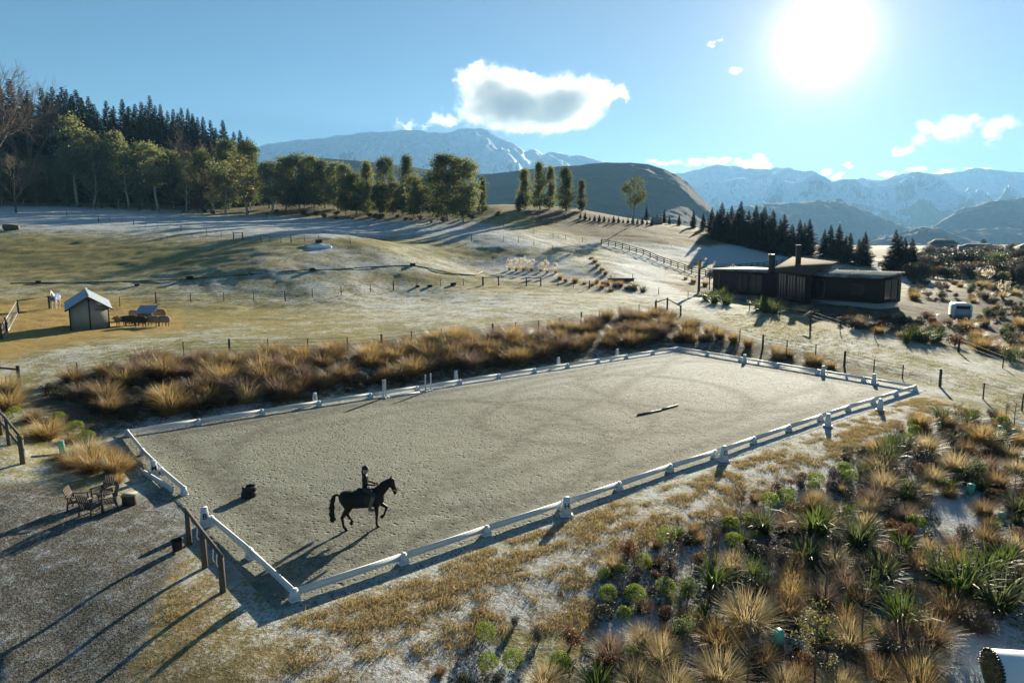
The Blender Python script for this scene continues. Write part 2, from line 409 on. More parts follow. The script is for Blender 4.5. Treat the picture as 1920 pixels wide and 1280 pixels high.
M['young'] = leafmat('sapling_leaves', (.12, .13, .05), (.22, .21, .075), .42, (.34, .31, .09))
M['tuss'] = leafmat('tussock_blades', (.30, .195, .075), (.48, .345, .16), .48, (.56, .40, .17))
M['tussdark'] = leafmat('brown_tussock_blades', (.19, .13, .065), (.34, .24, .125), .44, (.42, .29, .14))
M['tusspale'] = leafmat('pale_tussock_blades', (.38, .29, .15), (.58, .47, .28), .46, (.60, .48, .26))
M['tussgrey'] = leafmat('grey_tussock_blades', (.18, .13, .10), (.30, .225, .17), .42, (.36, .26, .19))
M['hebe'] = leafmat('box_leaves', (.06, .105, .015), (.17, .24, .026), .42, (.36, .46, .03))
M['flax'] = leafmat('flax_blades', (.035, .065, .025), (.09, .13, .045), .34, (.22, .29, .05), .5, .12)
M['flaxgrey'] = leafmat('grey_flax_blades', (.05, .07, .042), (.11, .135, .075), .33, (.22, .25, .08), .5, .12)
M['shrub'] = leafmat('dark_shrub_leaves', (.035, .042, .026), (.075, .08, .045), .3)
M['shrubgrey'] = leafmat('grey_shrub_leaves', (.105, .095, .075), (.19, .165, .13), .35)
M['shrubbrown'] = leafmat('russet_shrub_leaves', (.13, .062, .032), (.23, .125, .065), .4)
M['feather'] = leafmat('feathery_leaves', (.085, .11, .06), (.16, .19, .09), .4, (.22, .27, .10))
M['redshrub'] = leafmat('red_shrub_leaves', (.10, .035, .03), (.17, .06, .04), .35)
M['plume'] = leafmat('pampas_plumes', (.62, .55, .42), (.75, .68, .55), .5)
M['pasture'] = leafmat('pasture_grass', (.22, .20, .075), (.46, .40, .19), .42, (.55, .46, .17), .8, .1)
M['straw'] = leafmat('straw_tufts', (.36, .265, .12), (.58, .46, .24), .45, (.62, .47, .22), .8, .1)

def cladding():
    b = NB('dark_board_cladding'); v = b.obj(); w = b.n('ShaderNodeTexWave', {'Vector': v, 'Scale': 1.6, 'Distortion': 0.0}, bands_direction='DIAGONAL').outputs['Fac']
    c = b.mix(b.noise(v, 1.5, 4), (.026, .018, .016), (.05, .034, .028))
    return b.fin(b.pr(c, .75, b.bump(w, .4, .03)))
M['cladding'] = cladding()
M['glass'] = simple('window_glass', (.018, .02, .022), .22, .1, spec=.3)
def roofmat():
    b = NB('bronze_roof_sheet'); v = b.pos()
    c = b.mix(b.noise(v, .6, 4), (.085, .058, .040), (.125, .09, .064))
    return b.fin(b.pr(c, .95, b.bump(b.noise(v, 3, 3), .1, .02), .0, .05))
M['roof'] = roofmat()
def frostroof():
    b = NB('frosted_ribbed_roof'); v = b.pos()
    c = b.mix(b.mr(b.noise(v, .8, 5), .4, .6), (.16, .165, .17), (.34, .36, .38))
    return b.fin(b.pr(c, .8, None, 0.0, .12))
M['frostroof'] = frostroof()

def ground_mat():
    b = NB('pasture_ground'); p = b.pos()
    frost, grav, straw, soil, gold = [b.att(x) for x in ('frost', 'gravel', 'straw', 'soil', 'gold')]
    pl = b.scl(p, (1.0, .8, 0))
    n0 = b.noise(pl, .055, 4, .6); n1 = b.noise(pl, .35, 5, .62); n2 = b.noise(pl, 1.9, 5, .65); n3 = b.noise(pl, 9, 4, .7); n4 = b.noise(pl, 38, 3, .7)
    nn = b.ma('ADD', b.ma('MULTIPLY', n2, .5), b.ma('MULTIPLY', n3, .5))
    grass = b.mix(b.mr(n1, .35, .66), (.225, .195, .060), (.41, .345, .135))
    grass = b.mix(b.mr(n0, .4, .65), grass, (.25, .235, .075))
    grass = b.mix(b.mr(n3, .35, .7), b.mix(.5, grass, (.10, .08, .04)), grass)
    grass = b.mix(b.ma('MULTIPLY', gold, b.mr(n2, .3, .6)), grass, (.40, .255, .075))
    dv = b.ma('MULTIPLY', b.ma('SUBTRACT', 1.0, b.mr(b.vor(b.scl(p, (1, .7, 0)), .55), .05, .20)), b.mr(n0, .42, .55)); grass = b.mix(b.ma('MULTIPLY', dv, .75), grass, (.10, .075, .035))  # hoof divots; the shadow in them put into the colour as dark brown
    brown = b.mix(b.mr(nn, .36, .64), (.135, .095, .045), (.36, .265, .125))
    c = b.mix(straw, grass, brown)
    earth = b.mix(b.mr(nn, .35, .65), (.030, .025, .021), (.09, .074, .057))
    c = b.mix(soil, c, earth)
    # frost lies in patches: a broad noise and a fine one together decide where
    fm = b.ma('ADD', frost, b.ma('MULTIPLY', b.ma('SUBTRACT', n1, .5), .9))
    fm = b.ma('ADD', fm, b.ma('MULTIPLY', b.ma('SUBTRACT', nn, .5), 2.0))
    fm = b.ma('ADD', fm, b.ma('SUBTRACT', n4, .5)); fm = b.ma('SUBTRACT', fm, b.ma('MULTIPLY', dv, .5)); fm = b.mr(fm, .30, .70)
    c = b.mix(b.ma('MULTIPLY', fm, .82), c, b.mix(n3, (.40, .445, .48), (.66, .695, .72)))
    # gravel: grey stones with a little frost
    st = b.vor(p, 24); st2 = b.n('ShaderNodeTexVoronoi', {'Vector': p, 'Scale': 24.0}).outputs['Color']
    gcol = b.mix(b.n('ShaderNodeSeparateColor', {0: st2}).outputs[0], (.040, .036, .028), (.19, .172, .138))
    gcol = b.mix(b.mr(n2, .45, .7), gcol, (.105, .10, .082))
    gcol = b.mix(b.ma('MULTIPLY', b.mr(b.ma('ADD', nn, b.ma('MULTIPLY', frost, .35)), .60, .78), .45), gcol, (.55, .60, .64))
    gm = b.mr(b.ma('ADD', grav, b.ma('MULTIPLY', b.ma('SUBTRACT', nn, .5), 1.9)), .30, .70)
    c = b.mix(gm, c, gcol)
    h = b.ma('ADD', b.ma('MULTIPLY', n2, .55), b.ma('ADD', b.ma('MULTIPLY', n3, .32), b.ma('MULTIPLY', n4, .13))); h = b.ma('SUBTRACT', h, b.ma('MULTIPLY', dv, .25))
    bm = b.bump(h, .75, .22)
    bm2 = b.n('ShaderNodeBump', {'Height': st, 'Strength': b.ma('MULTIPLY', gm, .5), 'Distance': .03, 'Normal': bm}).outputs[0]
    return b.fin(b.pr(c, .9, bm2, 0.0, .15))
M['ground'] = ground_mat()

def arena_mat():
    b = NB('arena_sand'); p = b.pos(); fr = b.att('frost')
    n1 = b.noise(b.scl(p, (1, .6, 0)), .25, 4); n2 = b.noise(p, 2.2, 5, .65); n3 = b.noise(p, 12, 4, .7); n4 = b.noise(p, 45, 3, .7)
    c = b.mix(b.mr(n3, .3, .7), (.13, .133, .104), (.35, .352, .285))
    c = b.mix(b.mr(n1, .35, .65), c, (.205, .208, .168))
    speck = b.n('ShaderNodeTexVoronoi', {'Vector': b.scl(p, (1, .8, 0)), 'Scale': 26.0}).outputs['Color']
    c = b.mix(b.ma('MULTIPLY', b.mr(b.n('ShaderNodeSeparateColor', {0: speck}).outputs[0], .86, .9), .5), c, (.075, .07, .06))
    fm = b.mr(b.ma('ADD', fr, b.ma('MULTIPLY', b.ma('SUBTRACT', b.ma('ADD', b.ma('MULTIPLY', n2, .5), b.ma('MULTIPLY', n3, .5)), .5), 1.2)), .2, .9)
    c = b.mix(fm, c, (.50, .52, .50))
    # hoof marks: dimples along worn tracks
    hv = b.vor(b.scl(p, (1.0, 1.0, 0)), 3.4); hoof = b.ma('MINIMUM', b.mr(hv, .06, .30), b.mr(b.vor(b.scl(p, (1.2, 1.0, 0)), 7.5), .05, .36))
    hoof = b.ma('MAXIMUM', hoof, b.mr(b.noise(p, .5, 3), .56, .70))
    c = b.mix(b.ma('MULTIPLY', b.ma('SUBTRACT', 1.0, hoof), .45), c, (.085, .08, .068))
    tr = b.att('track'); scuff = b.ma('MULTIPLY', tr, b.mr(b.ma('ADD', n2, b.ma('MULTIPLY', b.ma('SUBTRACT', n3, .5), 1.3)), .48, .60))
    c = b.mix(b.ma('MULTIPLY', scuff, .8), c, (.085, .082, .066))
    hoof = b.ma('SUBTRACT', hoof, b.ma('MULTIPLY', scuff, .6))
    h = b.ma('ADD', b.ma('MULTIPLY', hoof, .45), b.ma('ADD', b.ma('MULTIPLY', n2, .3), b.ma('ADD', b.ma('MULTIPLY', n3, .22), b.ma('MULTIPLY', n4, .08))))
    return b.fin(b.pr(c, .88, b.bump(h, .9, .19), 0.0, .2))
M['arena'] = arena_mat()

def snow_mat(name, snowline, soft, rock=(.045, .045, .045), grassy=(.085, .08, .06), amount=.5):
    b = NB(name); g = b.n('ShaderNodeNewGeometry'); p = g.outputs['Position']; z = b.n('ShaderNodeSeparateXYZ', {0: p}).outputs[2]
    nz = b.n('ShaderNodeSeparateXYZ', {0: g.outputs['Normal']}).outputs[2]
    n1 = b.noise(p, .0035, 8, .68); n2 = b.noise(b.scl(p, (1, 1, .3)), .022, 8, .75)
    k = b.ma('ADD', b.ma('DIVIDE', b.ma('SUBTRACT', z, snowline), soft), b.ma('MULTIPLY', b.ma('SUBTRACT', n1, .5), 2.2))
    k = b.ma('ADD', k, b.ma('MULTIPLY', b.ma('SUBTRACT', n2, .5), 3.4))
    k = b.ma('ADD', k, b.ma('MULTIPLY', b.ma('SUBTRACT', nz, .78), 2.4))
    f = b.mr(k, .0, amount)
    base = b.mix(b.mr(n2, .4, .6), rock, grassy)
    c = b.mix(f, base, b.mix(b.mr(n2, .3, .7), (.44, .53, .62), (.80, .84, .88)))
    return b.fin(b.pr(c, .85, b.bump(n2, .6, 18.0), 0.0, .1))
M['snow_left'] = snow_mat('snowy_mountain_left', 120, 420)
M['snow_right'] = snow_mat('snowy_mountain_right', 40, 330, amount=.7)
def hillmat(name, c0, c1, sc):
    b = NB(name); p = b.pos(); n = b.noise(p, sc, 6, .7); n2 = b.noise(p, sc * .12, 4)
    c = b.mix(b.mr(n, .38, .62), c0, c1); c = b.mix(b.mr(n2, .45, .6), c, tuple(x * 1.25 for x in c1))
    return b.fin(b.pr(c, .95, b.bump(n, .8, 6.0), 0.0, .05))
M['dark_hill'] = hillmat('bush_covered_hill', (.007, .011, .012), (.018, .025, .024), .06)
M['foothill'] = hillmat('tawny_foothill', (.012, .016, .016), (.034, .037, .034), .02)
# ------------------------------------------------------------------ sun, sky, air
SUNV = ray(1538, 30); SUNV = SUNV / np.linalg.norm(SUNV); GLV = ray(1542, 74); GLV = GLV / np.linalg.norm(GLV)
SUN_EL = math.asin(SUNV[2]); SUN_AZ = math.atan2(SUNV[0], SUNV[1])
sl = bpy.data.lights.new('sun', 'SUN'); sl.energy = 5.0; sl.angle = math.radians(.55); sl.color = (1, .90, .68)
so = bpy.data.objects.new('sun', sl); COL.objects.link(so); so.rotation_mode = 'QUATERNION'; so.rotation_quaternion = Vector(SUNV).to_track_quat('Z', 'Y')
W = bpy.data.worlds.new('World'); SC.world = W; W.use_nodes = True; wt = W.node_tree; wt.nodes.clear()
def wn(typ, ins=None, **pr):
    x = wt.nodes.new(typ)
    for k, v in pr.items(): setattr(x, k, v)
    for k, v in (ins or {}).items():
        if hasattr(v, 'is_output'): wt.links.new(v, x.inputs[k])
        else: x.inputs[k].default_value = v
    return x
sky = wn('ShaderNodeTexSky', None, sky_type='NISHITA', sun_disc=False, sun_elevation=SUN_EL, sun_rotation=SUN_AZ, altitude=400, air_density=1.0, dust_density=.1, ozone_density=4.0)
tint = wn('ShaderNodeMix', None, data_type='RGBA', blend_type='MULTIPLY'); tint.inputs[0].default_value = 1; wt.links.new(sky.outputs[0], tint.inputs[6]); tint.inputs[7].default_value = (.70, .91, .93, 1)
bg = wn('ShaderNodeBackground', {'Color': tint.outputs[2], 'Strength': SKY_STRENGTH})
# the sun's own glare in the air around it, part of the sky dome and fixed to the sun's direction
gen = wn('ShaderNodeTexCoord').outputs['Generated']
dt = wn('ShaderNodeVectorMath', {0: gen, 1: tuple(GLV)}, operation='DOT_PRODUCT').outputs['Value']
dt = wn('ShaderNodeMath', {0: dt, 1: 0.0}, operation='MAXIMUM').outputs[0]
def lobe(pw, amp): return wn('ShaderNodeMath', {0: wn('ShaderNodeMath', {0: dt, 1: pw}, operation='POWER').outputs[0], 1: amp}, operation='MULTIPLY').outputs[0]
ls = lobe(1000, GLARE[0])
for pw, am in ((240, GLARE[1]), (90, GLARE[2]), (9, GLARE[3])):
    ls = wn('ShaderNodeMath', {0: ls, 1: lobe(pw, am)}, operation='ADD').outputs[0]
glow = wn('ShaderNodeBackground', {'Color': (1, .76, .60, 1), 'Strength': ls})
add = wn('ShaderNodeAddShader', {0: bg.outputs[0], 1: glow.outputs[0]})
wo = wn('ShaderNodeOutputWorld', {'Surface': add.outputs[0]})
SC.view_settings.view_transform = 'Standard'; SC.view_settings.look = 'None'; SC.view_settings.exposure = EXPOSURE; SC.view_settings.gamma = 1
SC.cycles.max_bounces = 8; SC.cycles.diffuse_bounces = 3; SC.cycles.transmission_bounces = 4; SC.cycles.transparent_max_bounces = 6; SC.cycles.volume_bounces = 5
SC.cycles.sample_clamp_indirect = 6; SC.cycles.caustics_reflective = False; SC.cycles.caustics_refractive = False
SC.cycles.volume_max_steps = 256

if HAZE > 0:
    x0, x1, y0, y1, z0, z1 = -11500, 11500, -400, 8000, -42, 1050
    hz = MB().box(((x0+x1)/2, (y0+y1)/2, (z0+z1)/2), (x1-x0, y1-y0, z1-z0)).build('haze', None); tag(hz, kind='stuff')
    hm = bpy.data.materials.new('haze_air'); hm.use_nodes = True; ht = hm.node_tree; ht.nodes.clear()
    ho = ht.nodes.new('ShaderNodeOutputMaterial'); hv = ht.nodes.new('ShaderNodeVolumePrincipled')
    hv.inputs['Color'].default_value = (.28, .58, .95, 1); hv.inputs['Density'].default_value = HAZE; hv.inputs['Anisotropy'].default_value = .2
    ht.links.new(hv.outputs[0], ho.inputs['Volume']); hz.data.materials.append(hm)

# ------------------------------------------------------------------ the ground, one sheet to the horizon
ss = np.linspace(-1.42, 1.42, 700)
bb = np.concatenate([np.exp(np.linspace(math.log(9), math.log(400), 640)) - 25, np.exp(np.linspace(math.log(400), math.log(7800), 70))[1:] - 25])
Sg, Yg = np.meshgrid(ss, bb); Xg = Sg * (Yg + 25)
Zg = ground(Xg, Yg)
GV = np.stack([Xg, Yg, Zg], -1).reshape(-1, 3); nr_, nc_ = Sg.shape
ii = (np.arange(nr_ - 1)[:, None] * nc_ + np.arange(nc_ - 1)).ravel()
GQ = np.stack([ii, ii + 1, ii + nc_ + 1, ii + nc_], 1)
gpx, gpy = proj(GV)
def ell(lst, px, py):
    v = np.zeros_like(px)
    for cx, cy, rx, ry, am in lst:
        q = ((px - cx) / rx) ** 2 + ((py - cy) / ry) ** 2
        v = v + am * np.exp(-q * 1.2)
    return v
def inside(poly, soft): return 1 - sst(-soft, soft, poly_sd(poly, gpx, gpy))
BED = [(1060,1290),(1120,1190),(1115,1060),(1300,985),(1420,925),(1530,880),(1640,830),(1690,790),(1740,768),(1850,775),(2300,880),(2300,1500),(700,1500),(800,1285),(900,1180),(960,1220)]
YARD = [(-400,905),(40,905),(130,912),(245,945),(300,905),(352,930),(396,985),(440,1050),(470,1075),(552,1122),(470,1180),(330,1095),(270,1230),(100,1500),(-400,1500)]
LAWN = [(300,1110),(350,1010),(420,1070),(560,1140),(640,1290),(600,1500),(100,1500),(260,1240)]
STRAW = [(560,1135),(760,1068),(1060,970),(1360,870),(1560,800),(1720,742),(1850,775),(1690,800),(1530,885),(1300,990),(1115,1065),(1115,1190),(900,1180),(800,1300),(700,1500),(540,1500)]
BANK = [(60,760),(130,700),(430,662),(640,645),(860,620),(1090,595),(1240,578),(1320,605),(1420,640),(1590,690),(1720,728),(1268,655),(1000,702),(760,740),(600,765),(400,800),(240,818),(225,880),(150,800)]
HBED = [(1230,525),(1330,535),(1440,545),(1500,565),(1700,560),(1930,520),(1990,720),(1900,672),(1760,640),(1640,618),(1540,600),(1470,585),(1380,565),(1290,550)]
BROWNHILL = [(960,385),(1060,382),(1250,420),(1400,450),(1330,462),(1260,455),(1180,452),(1080,438),(1010,420)]
WOOD = [(-300,380),(250,388),(640,408),(880,408),(960,385),(900,360),(-300,340)]
YELL = [(-60,575),(60,560),(230,560),(330,585),(345,615),(250,625),(140,640),(-60,690)]
frost = .37 + ell([(300,420,420,24,.32),(80,400,200,22,.3),(640,430,200,20,.25),(860,432,110,16,.25),(960,455,100,18,.3),(1150,455,80,14,.2),(1380,472,130,20,.7),(1500,482,150,16,.5),(1200,500,60,36,.4),(1260,540,70,22,.45),(700,500,180,26,.18),(640,585,300,30,.06),(900,570,300,34,.14),(1000,495,90,18,.4),(1030,520,110,18,.2),
  (1560,640,190,34,.16),(1800,700,170,40,.16),(1330,575,90,22,.18),(450,530,250,30,.06),(700,540,200,20,.1),(120,660,150,26,.12),(350,625,160,22,.08),(600,462,26,7,1.0),(1700,520,70,16,.5),(1650,590,80,10,.4),(1760,580,60,16,.6)], gpx, gpy)
frost -= ell([(200,480,240,34,.25),(60,480,140,40,.3),(150,600,170,30,.40),(450,590,220,26,.22),(620,640,200,20,.12),(760,520,150,14,.22),(960,535,130,10,.22),(1500,620,90,14,.2),(1040,400,120,26,.5),(640,455,160,8,.35),(900,475,120,10,.3)], gpx, gpy)
gm_ = inside(YARD, 34); lw = inside(LAWN, 75); stw = inside(STRAW, 8); bed = inside(BED, 14); bank = inside(BANK, 6); hbed = inside(HBED, 8); bh = inside(BROWNHILL, 8); wd = inside(WOOD, 5)
straw = np.clip(stw + bh * .9 + lw * .8 + wd * .8 + bank * .4, 0, 1); soil = np.clip(bh * .8 + bed * .9 + bank * .8 + hbed * .92 + wd * .35, 0, 1)
frost = np.where(stw > .5, .50, frost); frost = frost * (1 - bed) + bed * (.44 + ell([(1180,1180,60,60,.45),(1790,960,70,60,.25),(1540,1010,40,40,.2),(1850,1220,110,70,.42),(1480,900,120,40,.15)], gpx, gpy))
frost = frost * (1 - bank) + bank * (.22 + ell([(480,770,180,30,.25),(300,810,120,30,.35),(700,700,120,40,.28),(1130,660,150,16,.15),(1300,640,60,20,.35)], gpx, gpy)); frost = frost * (1 - hbed) + hbed * .16
farp = sst(175, 240, GV[:, 1]) * sst(1350, 1450, gpx); frost = frost - .75 * farp; soil = np.clip(soil + .85 * farp, 0, 1); straw = np.clip(straw + .6 * farp, 0, 1)
frost = frost - .6 * wd - .6 * bh
frost = frost * (1 - lw * .5) + .12 * lw
sdA = poly_sd(ARENA, GV[:, 0], GV[:, 1]); ring = 1 - sst(.8, 2.2, sdA)
yl = np.clip(inside(YELL, 16) + ell([(480,610,260,30,.35),(560,492,120,7,.6),(690,518,90,9,.7),(880,545,200,10,.3),(1480,612,120,10,.4),(900,640,200,14,.2),(150,470,160,10,.3),(1000,520,80,8,.4)], gpx, gpy), 0, 1)
frost = np.where(ring > 0, frost * (1 - ring) + ring * .52, frost) - .35 * inside(YELL, 16); gm_ = np.clip(gm_ + .0 * ring, 0, 1); straw = straw * (1 - .6 * ring); soil = soil * (1 - ring)
gr = mk('ground', GV, GQ, M['ground'], smooth=True); tag(gr, kind='structure')
for nm, ar in (('frost', frost), ('gravel', gm_ * (1 - lw * .9)), ('straw', straw), ('soil', soil), ('gold', yl)):
    a = gr.data.attributes.new(nm, 'FLOAT', 'POINT'); a.data.foreach_set('value', ar.astype(np.float32))

# ------------------------------------------------------------------ riding arena surface
C4 = [np.array([*p, 0.]) for p in ARENA]   # near, right, far, left
def auv(u, v): return (C4[0]*(1-u) + C4[1]*u)*(1-v) + (C4[3]*(1-u) + C4[2]*u)*v
uu = np.linspace(-.016, 1.016, 420); vv = np.linspace(-.03, 1.03, 230); UU, VV = np.meshgrid(uu, vv)
AV = ((C4[0]*(1-UU[..., None]) + C4[1]*UU[..., None])*(1-VV[..., None]) + (C4[3]*(1-UU[..., None]) + C4[2]*UU[..., None])*VV[..., None]).reshape(-1, 3)
AV[:, 2] = -.07 * (1 - sst(-.016, -.011, UU.ravel()) * (1 - sst(1.011, 1.016, UU.ravel())) * sst(-.03, -.02, VV.ravel()) * (1 - sst(1.02, 1.03, VV.ravel()))) + .012 + .018 * fbm(AV[:, 0] / .5, AV[:, 1] / .5, 61, 3) + .012 * fbm(AV[:, 0] / 3, AV[:, 1] / 3, 66, 2)
ii = (np.arange(229)[:, None] * 420 + np.arange(419)).ravel(); AQ = np.stack([ii, ii + 1, ii + 421, ii + 420], 1)
ar = mk('arena_surface', AV, AQ, M['arena'], smooth=True); tag(ar, kind='structure')
u_, v_ = UU.ravel(), VV.ravel()
af = sst(.945, .985, v_ + .012 * fbm(AV[:, 0] / .7, AV[:, 1] / .7, 71, 3)) * (1 - .5 * sst(.6, 1, u_)) * .38 + .62 * sst(.2, 1.0, u_ + .15 * v_ + .25 * fbm(AV[:, 0] / 6, AV[:, 1] / 6, 77, 3)) + (1 - sst(-.012, .004, v_)) * .5  # frost; towards the right end the sun's sheen is painted in with it
a = ar.data.attributes.new('frost', 'FLOAT', 'POINT'); a.data.foreach_set('value', af.astype(np.float32))
du = np.minimum(u_, 1 - u_) * 40; dv = np.minimum(v_, 1 - v_) * 20; wob = .5 * fbm(AV[:, 0] / 4, AV[:, 1] / 4, 81, 3)
tk = np.exp(-((np.minimum(du, dv) - 1.3 + wob * .6) / .55) ** 2)
for cu, cv, rr in ((10, 10, 8.3), (24, 10, 7.2), (31, 10, 8.0), (18, 9, 4.6)): tk = np.maximum(tk, .8 * np.exp(-((np.hypot(u_ * 40 - cu, v_ * 20 - cv) - rr + wob) / .5) ** 2))
tk = np.maximum(tk, .7 * np.exp(-(((v_ - .5) * 20 - (u_ - .5) * 17 + 2 * wob) / .6) ** 2)); tk = np.maximum(tk, .55 * np.exp(-((dv - 4.2 + wob) / .5) ** 2))
a = ar.data.attributes.new('track', 'FLOAT', 'POINT'); a.data.foreach_set('value', tk.astype(np.float32))

# ------------------------------------------------------------------ mountains and hills
def rng_mesh(name, prof, dc, dn, df, base, mat, amp, sc, seed, n=700, m=260, crag=.5):
    xs = np.array([p[0] for p in prof], float); ys = np.array([p[1] for p in prof], float)
    px = np.linspace(xs[0], xs[-1], n); cy = np.interp(px, xs, ys) 
    t = np.linspace(0, 1, m); rows = np.where(t < .75, dn + (dc - dn) * (t / .75), dc + (df - dc) * ((t - .75) / .25))
    V = np.zeros((m, n, 3))
    crest = np.array([at_depth(a, b, dc) for a, b in zip(px, cy)])
    for i, d in enumerate(rows):
        x = crest[:, 0] * (d / dc); y = np.full(n, d)
        k = (d - dn) / (dc - dn) if d <= dc else 1 - (d - dc) / (df - dc)
        k = np.clip(k, 0, 1); sh = k ** 1.25 if d <= dc else sst(0, 1, k)
        r = ridged(x / sc + 1.3 * fbm(x / sc / 2, y / sc / 2, seed + 20, 3), y / sc, seed, 6)
        taper = 4 * k * (1 - k) if d <= dc else 0
        z = base + (crest[:, 2] - base) * sh + amp * (r - .45) * max(taper, 0) + crag * amp * .10 * fbm(x / sc * 6, y / sc * 6, seed + 9, 4) * min(1, k * 3)
        V[i, :, 0] = x; V[i, :, 1] = y; V[i, :, 2] = np.minimum(z, CAMH + (crest[:, 2] - CAMH) * d / dc) if d < dc else z
    ii = (np.arange(m - 1)[:, None] * n + np.arange(n - 1)).ravel(); Q = np.stack([ii, ii + 1, ii + n + 1, ii + n], 1)
    o = mk(name, V.reshape(-1, 3), Q, mat, smooth=True); tag(o, kind='structure'); return o
rng_mesh('snowy_mountain', [(-300,420),(100,370),(300,320),(420,292),(500,270),(560,260),(620,257),(660,251),(700,245),(780,244),(835,248),(860,242),(900,240),(915,245),(935,260),(965,268),(985,282),(1000,280),(1020,288),(1028,283),(1060,290),(1090,292),(1110,296),(1135,305),(1180,330),(1260,380),(1330,420)], 6000, 3200, 7600, -20, M['snow_left'], 400, 600, 101)
rng_mesh('snowy_range', [(1000,430),(1080,370),(1150,330),(1215,318),(1280,325),(1345,308),(1390,315),(1440,317),(1480,317),(1530,325),(1560,337),(1600,336),(1650,337),(1690,326),(1720,322),(1760,327),(1840,317),(1870,319),(1920,321),(2000,312),(2100,325),(2300,330),(2600,370)], 7000, 4300, 7850, -20, M['snow_right'], 640, 900, 131)
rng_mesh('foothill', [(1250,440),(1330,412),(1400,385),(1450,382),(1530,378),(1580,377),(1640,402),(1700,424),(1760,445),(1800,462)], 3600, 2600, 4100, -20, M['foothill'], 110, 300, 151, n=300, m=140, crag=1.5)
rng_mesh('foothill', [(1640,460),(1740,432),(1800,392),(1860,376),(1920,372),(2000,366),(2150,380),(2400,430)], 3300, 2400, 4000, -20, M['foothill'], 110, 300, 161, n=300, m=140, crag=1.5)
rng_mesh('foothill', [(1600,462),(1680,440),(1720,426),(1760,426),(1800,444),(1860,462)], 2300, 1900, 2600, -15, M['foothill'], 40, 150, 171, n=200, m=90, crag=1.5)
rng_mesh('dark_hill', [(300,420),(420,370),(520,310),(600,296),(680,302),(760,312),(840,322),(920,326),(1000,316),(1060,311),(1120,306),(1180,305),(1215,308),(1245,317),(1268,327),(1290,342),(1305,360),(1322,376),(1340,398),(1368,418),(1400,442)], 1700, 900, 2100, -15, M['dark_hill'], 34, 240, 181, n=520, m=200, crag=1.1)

# ------------------------------------------------------------------ clouds: real volumes beyond the mountains
def cloud(label, blobs, D, dens, soft=.8, nscale=1.0, group=None, ero=1.1):
    """blobs in picture pixels (cx, cy, rx, ry); a box of vapour whose density follows them"""
    px = FOC; B = []; rg = np.random.default_rng(len(label)); nb_ = list(blobs); blobs = []
    for cx, cy, rx, ry in nb_:     # break each body of vapour into lumps
        big = ry > 25
        if big: blobs.append((cx, cy, rx * .92, ry * .92))
        for j in range(3 if big else 4):
            a = rg.uniform(0, 2*PI); k = rg.uniform(.65, 1.0) if big else rg.uniform(.1, .75); s = rg.uniform(.22, .38) if big else rg.uniform(.32, .6)
            blobs.append((cx + math.cos(a) * rx * k, cy + math.sin(a) * ry * k, (ry * s * 1.5 if big else rx * s), ry * (s if big else s * 1.1)))
    for cx, cy, rx, ry in blobs:
        c = at_depth(cx, cy, D); B.append((c[0], c[1], c[2], rx * D / px, ry * D / px))
    B = np.array(B); dep = np.minimum(B[:, 3] * .8, B[:, 4] * 1.6)
    c0 = B[:, :3].mean(0); lo = np.array([(B[:, 0] - B[:, 3]*1.6).min(), (B[:, 1] - dep*1.6).min(), (B[:, 2] - B[:, 4]*1.7).min()]); hi = np.array([(B[:, 0] + B[:, 3]*1.6).max(), (B[:, 1] + dep*1.6).max(), (B[:, 2] + B[:, 4]*1.7).max()])
    o = MB().box((lo + hi) / 2 - c0, hi - lo).build('cloud', None, loc=c0); tag(o, label, 'cloud', group)
    m = bpy.data.materials.new('cloud_vapour'); m.use_nodes = True; nb = NB.__new__(NB); nb.m = m; nb.t = m.node_tree; nb.t.nodes.clear(); nb.out = nb.t.nodes.new('ShaderNodeOutputMaterial')
    p = nb.obj(); unit = float(np.median([q[3] for q in nb_])) * D / px * (1 if max(q[3] for q in nb_) > 25 else .55)
    nz = nb.n('ShaderNodeTexNoise', {'Vector': p, 'Scale': 1.25 * nscale / unit, 'Detail': 8.0, 'Roughness': .66})
    off = nb.n('ShaderNodeVectorMath', {0: nb.n('ShaderNodeVectorMath', {0: nz.outputs['Color'], 1: (.5, .5, .5)}, operation='SUBTRACT').outputs[0], 1: (2.4 * unit,) * 3}, operation='MULTIPLY').outputs[0]
    q = nb.n('ShaderNodeVectorMath', {0: p, 1: off}, operation='ADD').outputs[0]; acc = None
    for i in range(len(B)):
        d = nb.n('ShaderNodeVectorMath', {0: q, 1: tuple(B[i, :3] - c0)}, operation='SUBTRACT').outputs[0]
        d = nb.n('ShaderNodeVectorMath', {0: d, 1: (1 / B[i, 3], 1 / dep[i], 1 / B[i, 4])}, operation='MULTIPLY').outputs[0]
        l = nb.n('ShaderNodeVectorMath', {0: d}, operation='LENGTH').outputs['Value']
        acc = l if acc is None else nb.n('ShaderNodeMath', {0: acc, 1: l, 2: .25}, operation='SMOOTH_MIN').outputs[0]
    n2 = nb.noise(p, 4.0 * nscale / unit, 6, .7); acc = nb.ma('ADD', acc, nb.ma('MULTIPLY', nb.ma('SUBTRACT', n2, .5), ero)); f = nb.mr(acc, 1.0, 1.0 - soft); f = nb.ma('MULTIPLY', nb.ma('MULTIPLY', f, nb.mr(n2, .3, .7, .35, 1.5)), dens / unit)
    v = nb.n('ShaderNodeVolumePrincipled', {'Color': (.92, .915, .91, 1), 'Density': f, 'Anisotropy': .4})
    nb.t.links.new(v.outputs[0], nb.out.inputs['Volume']); o.data.materials.append(m)
    return o
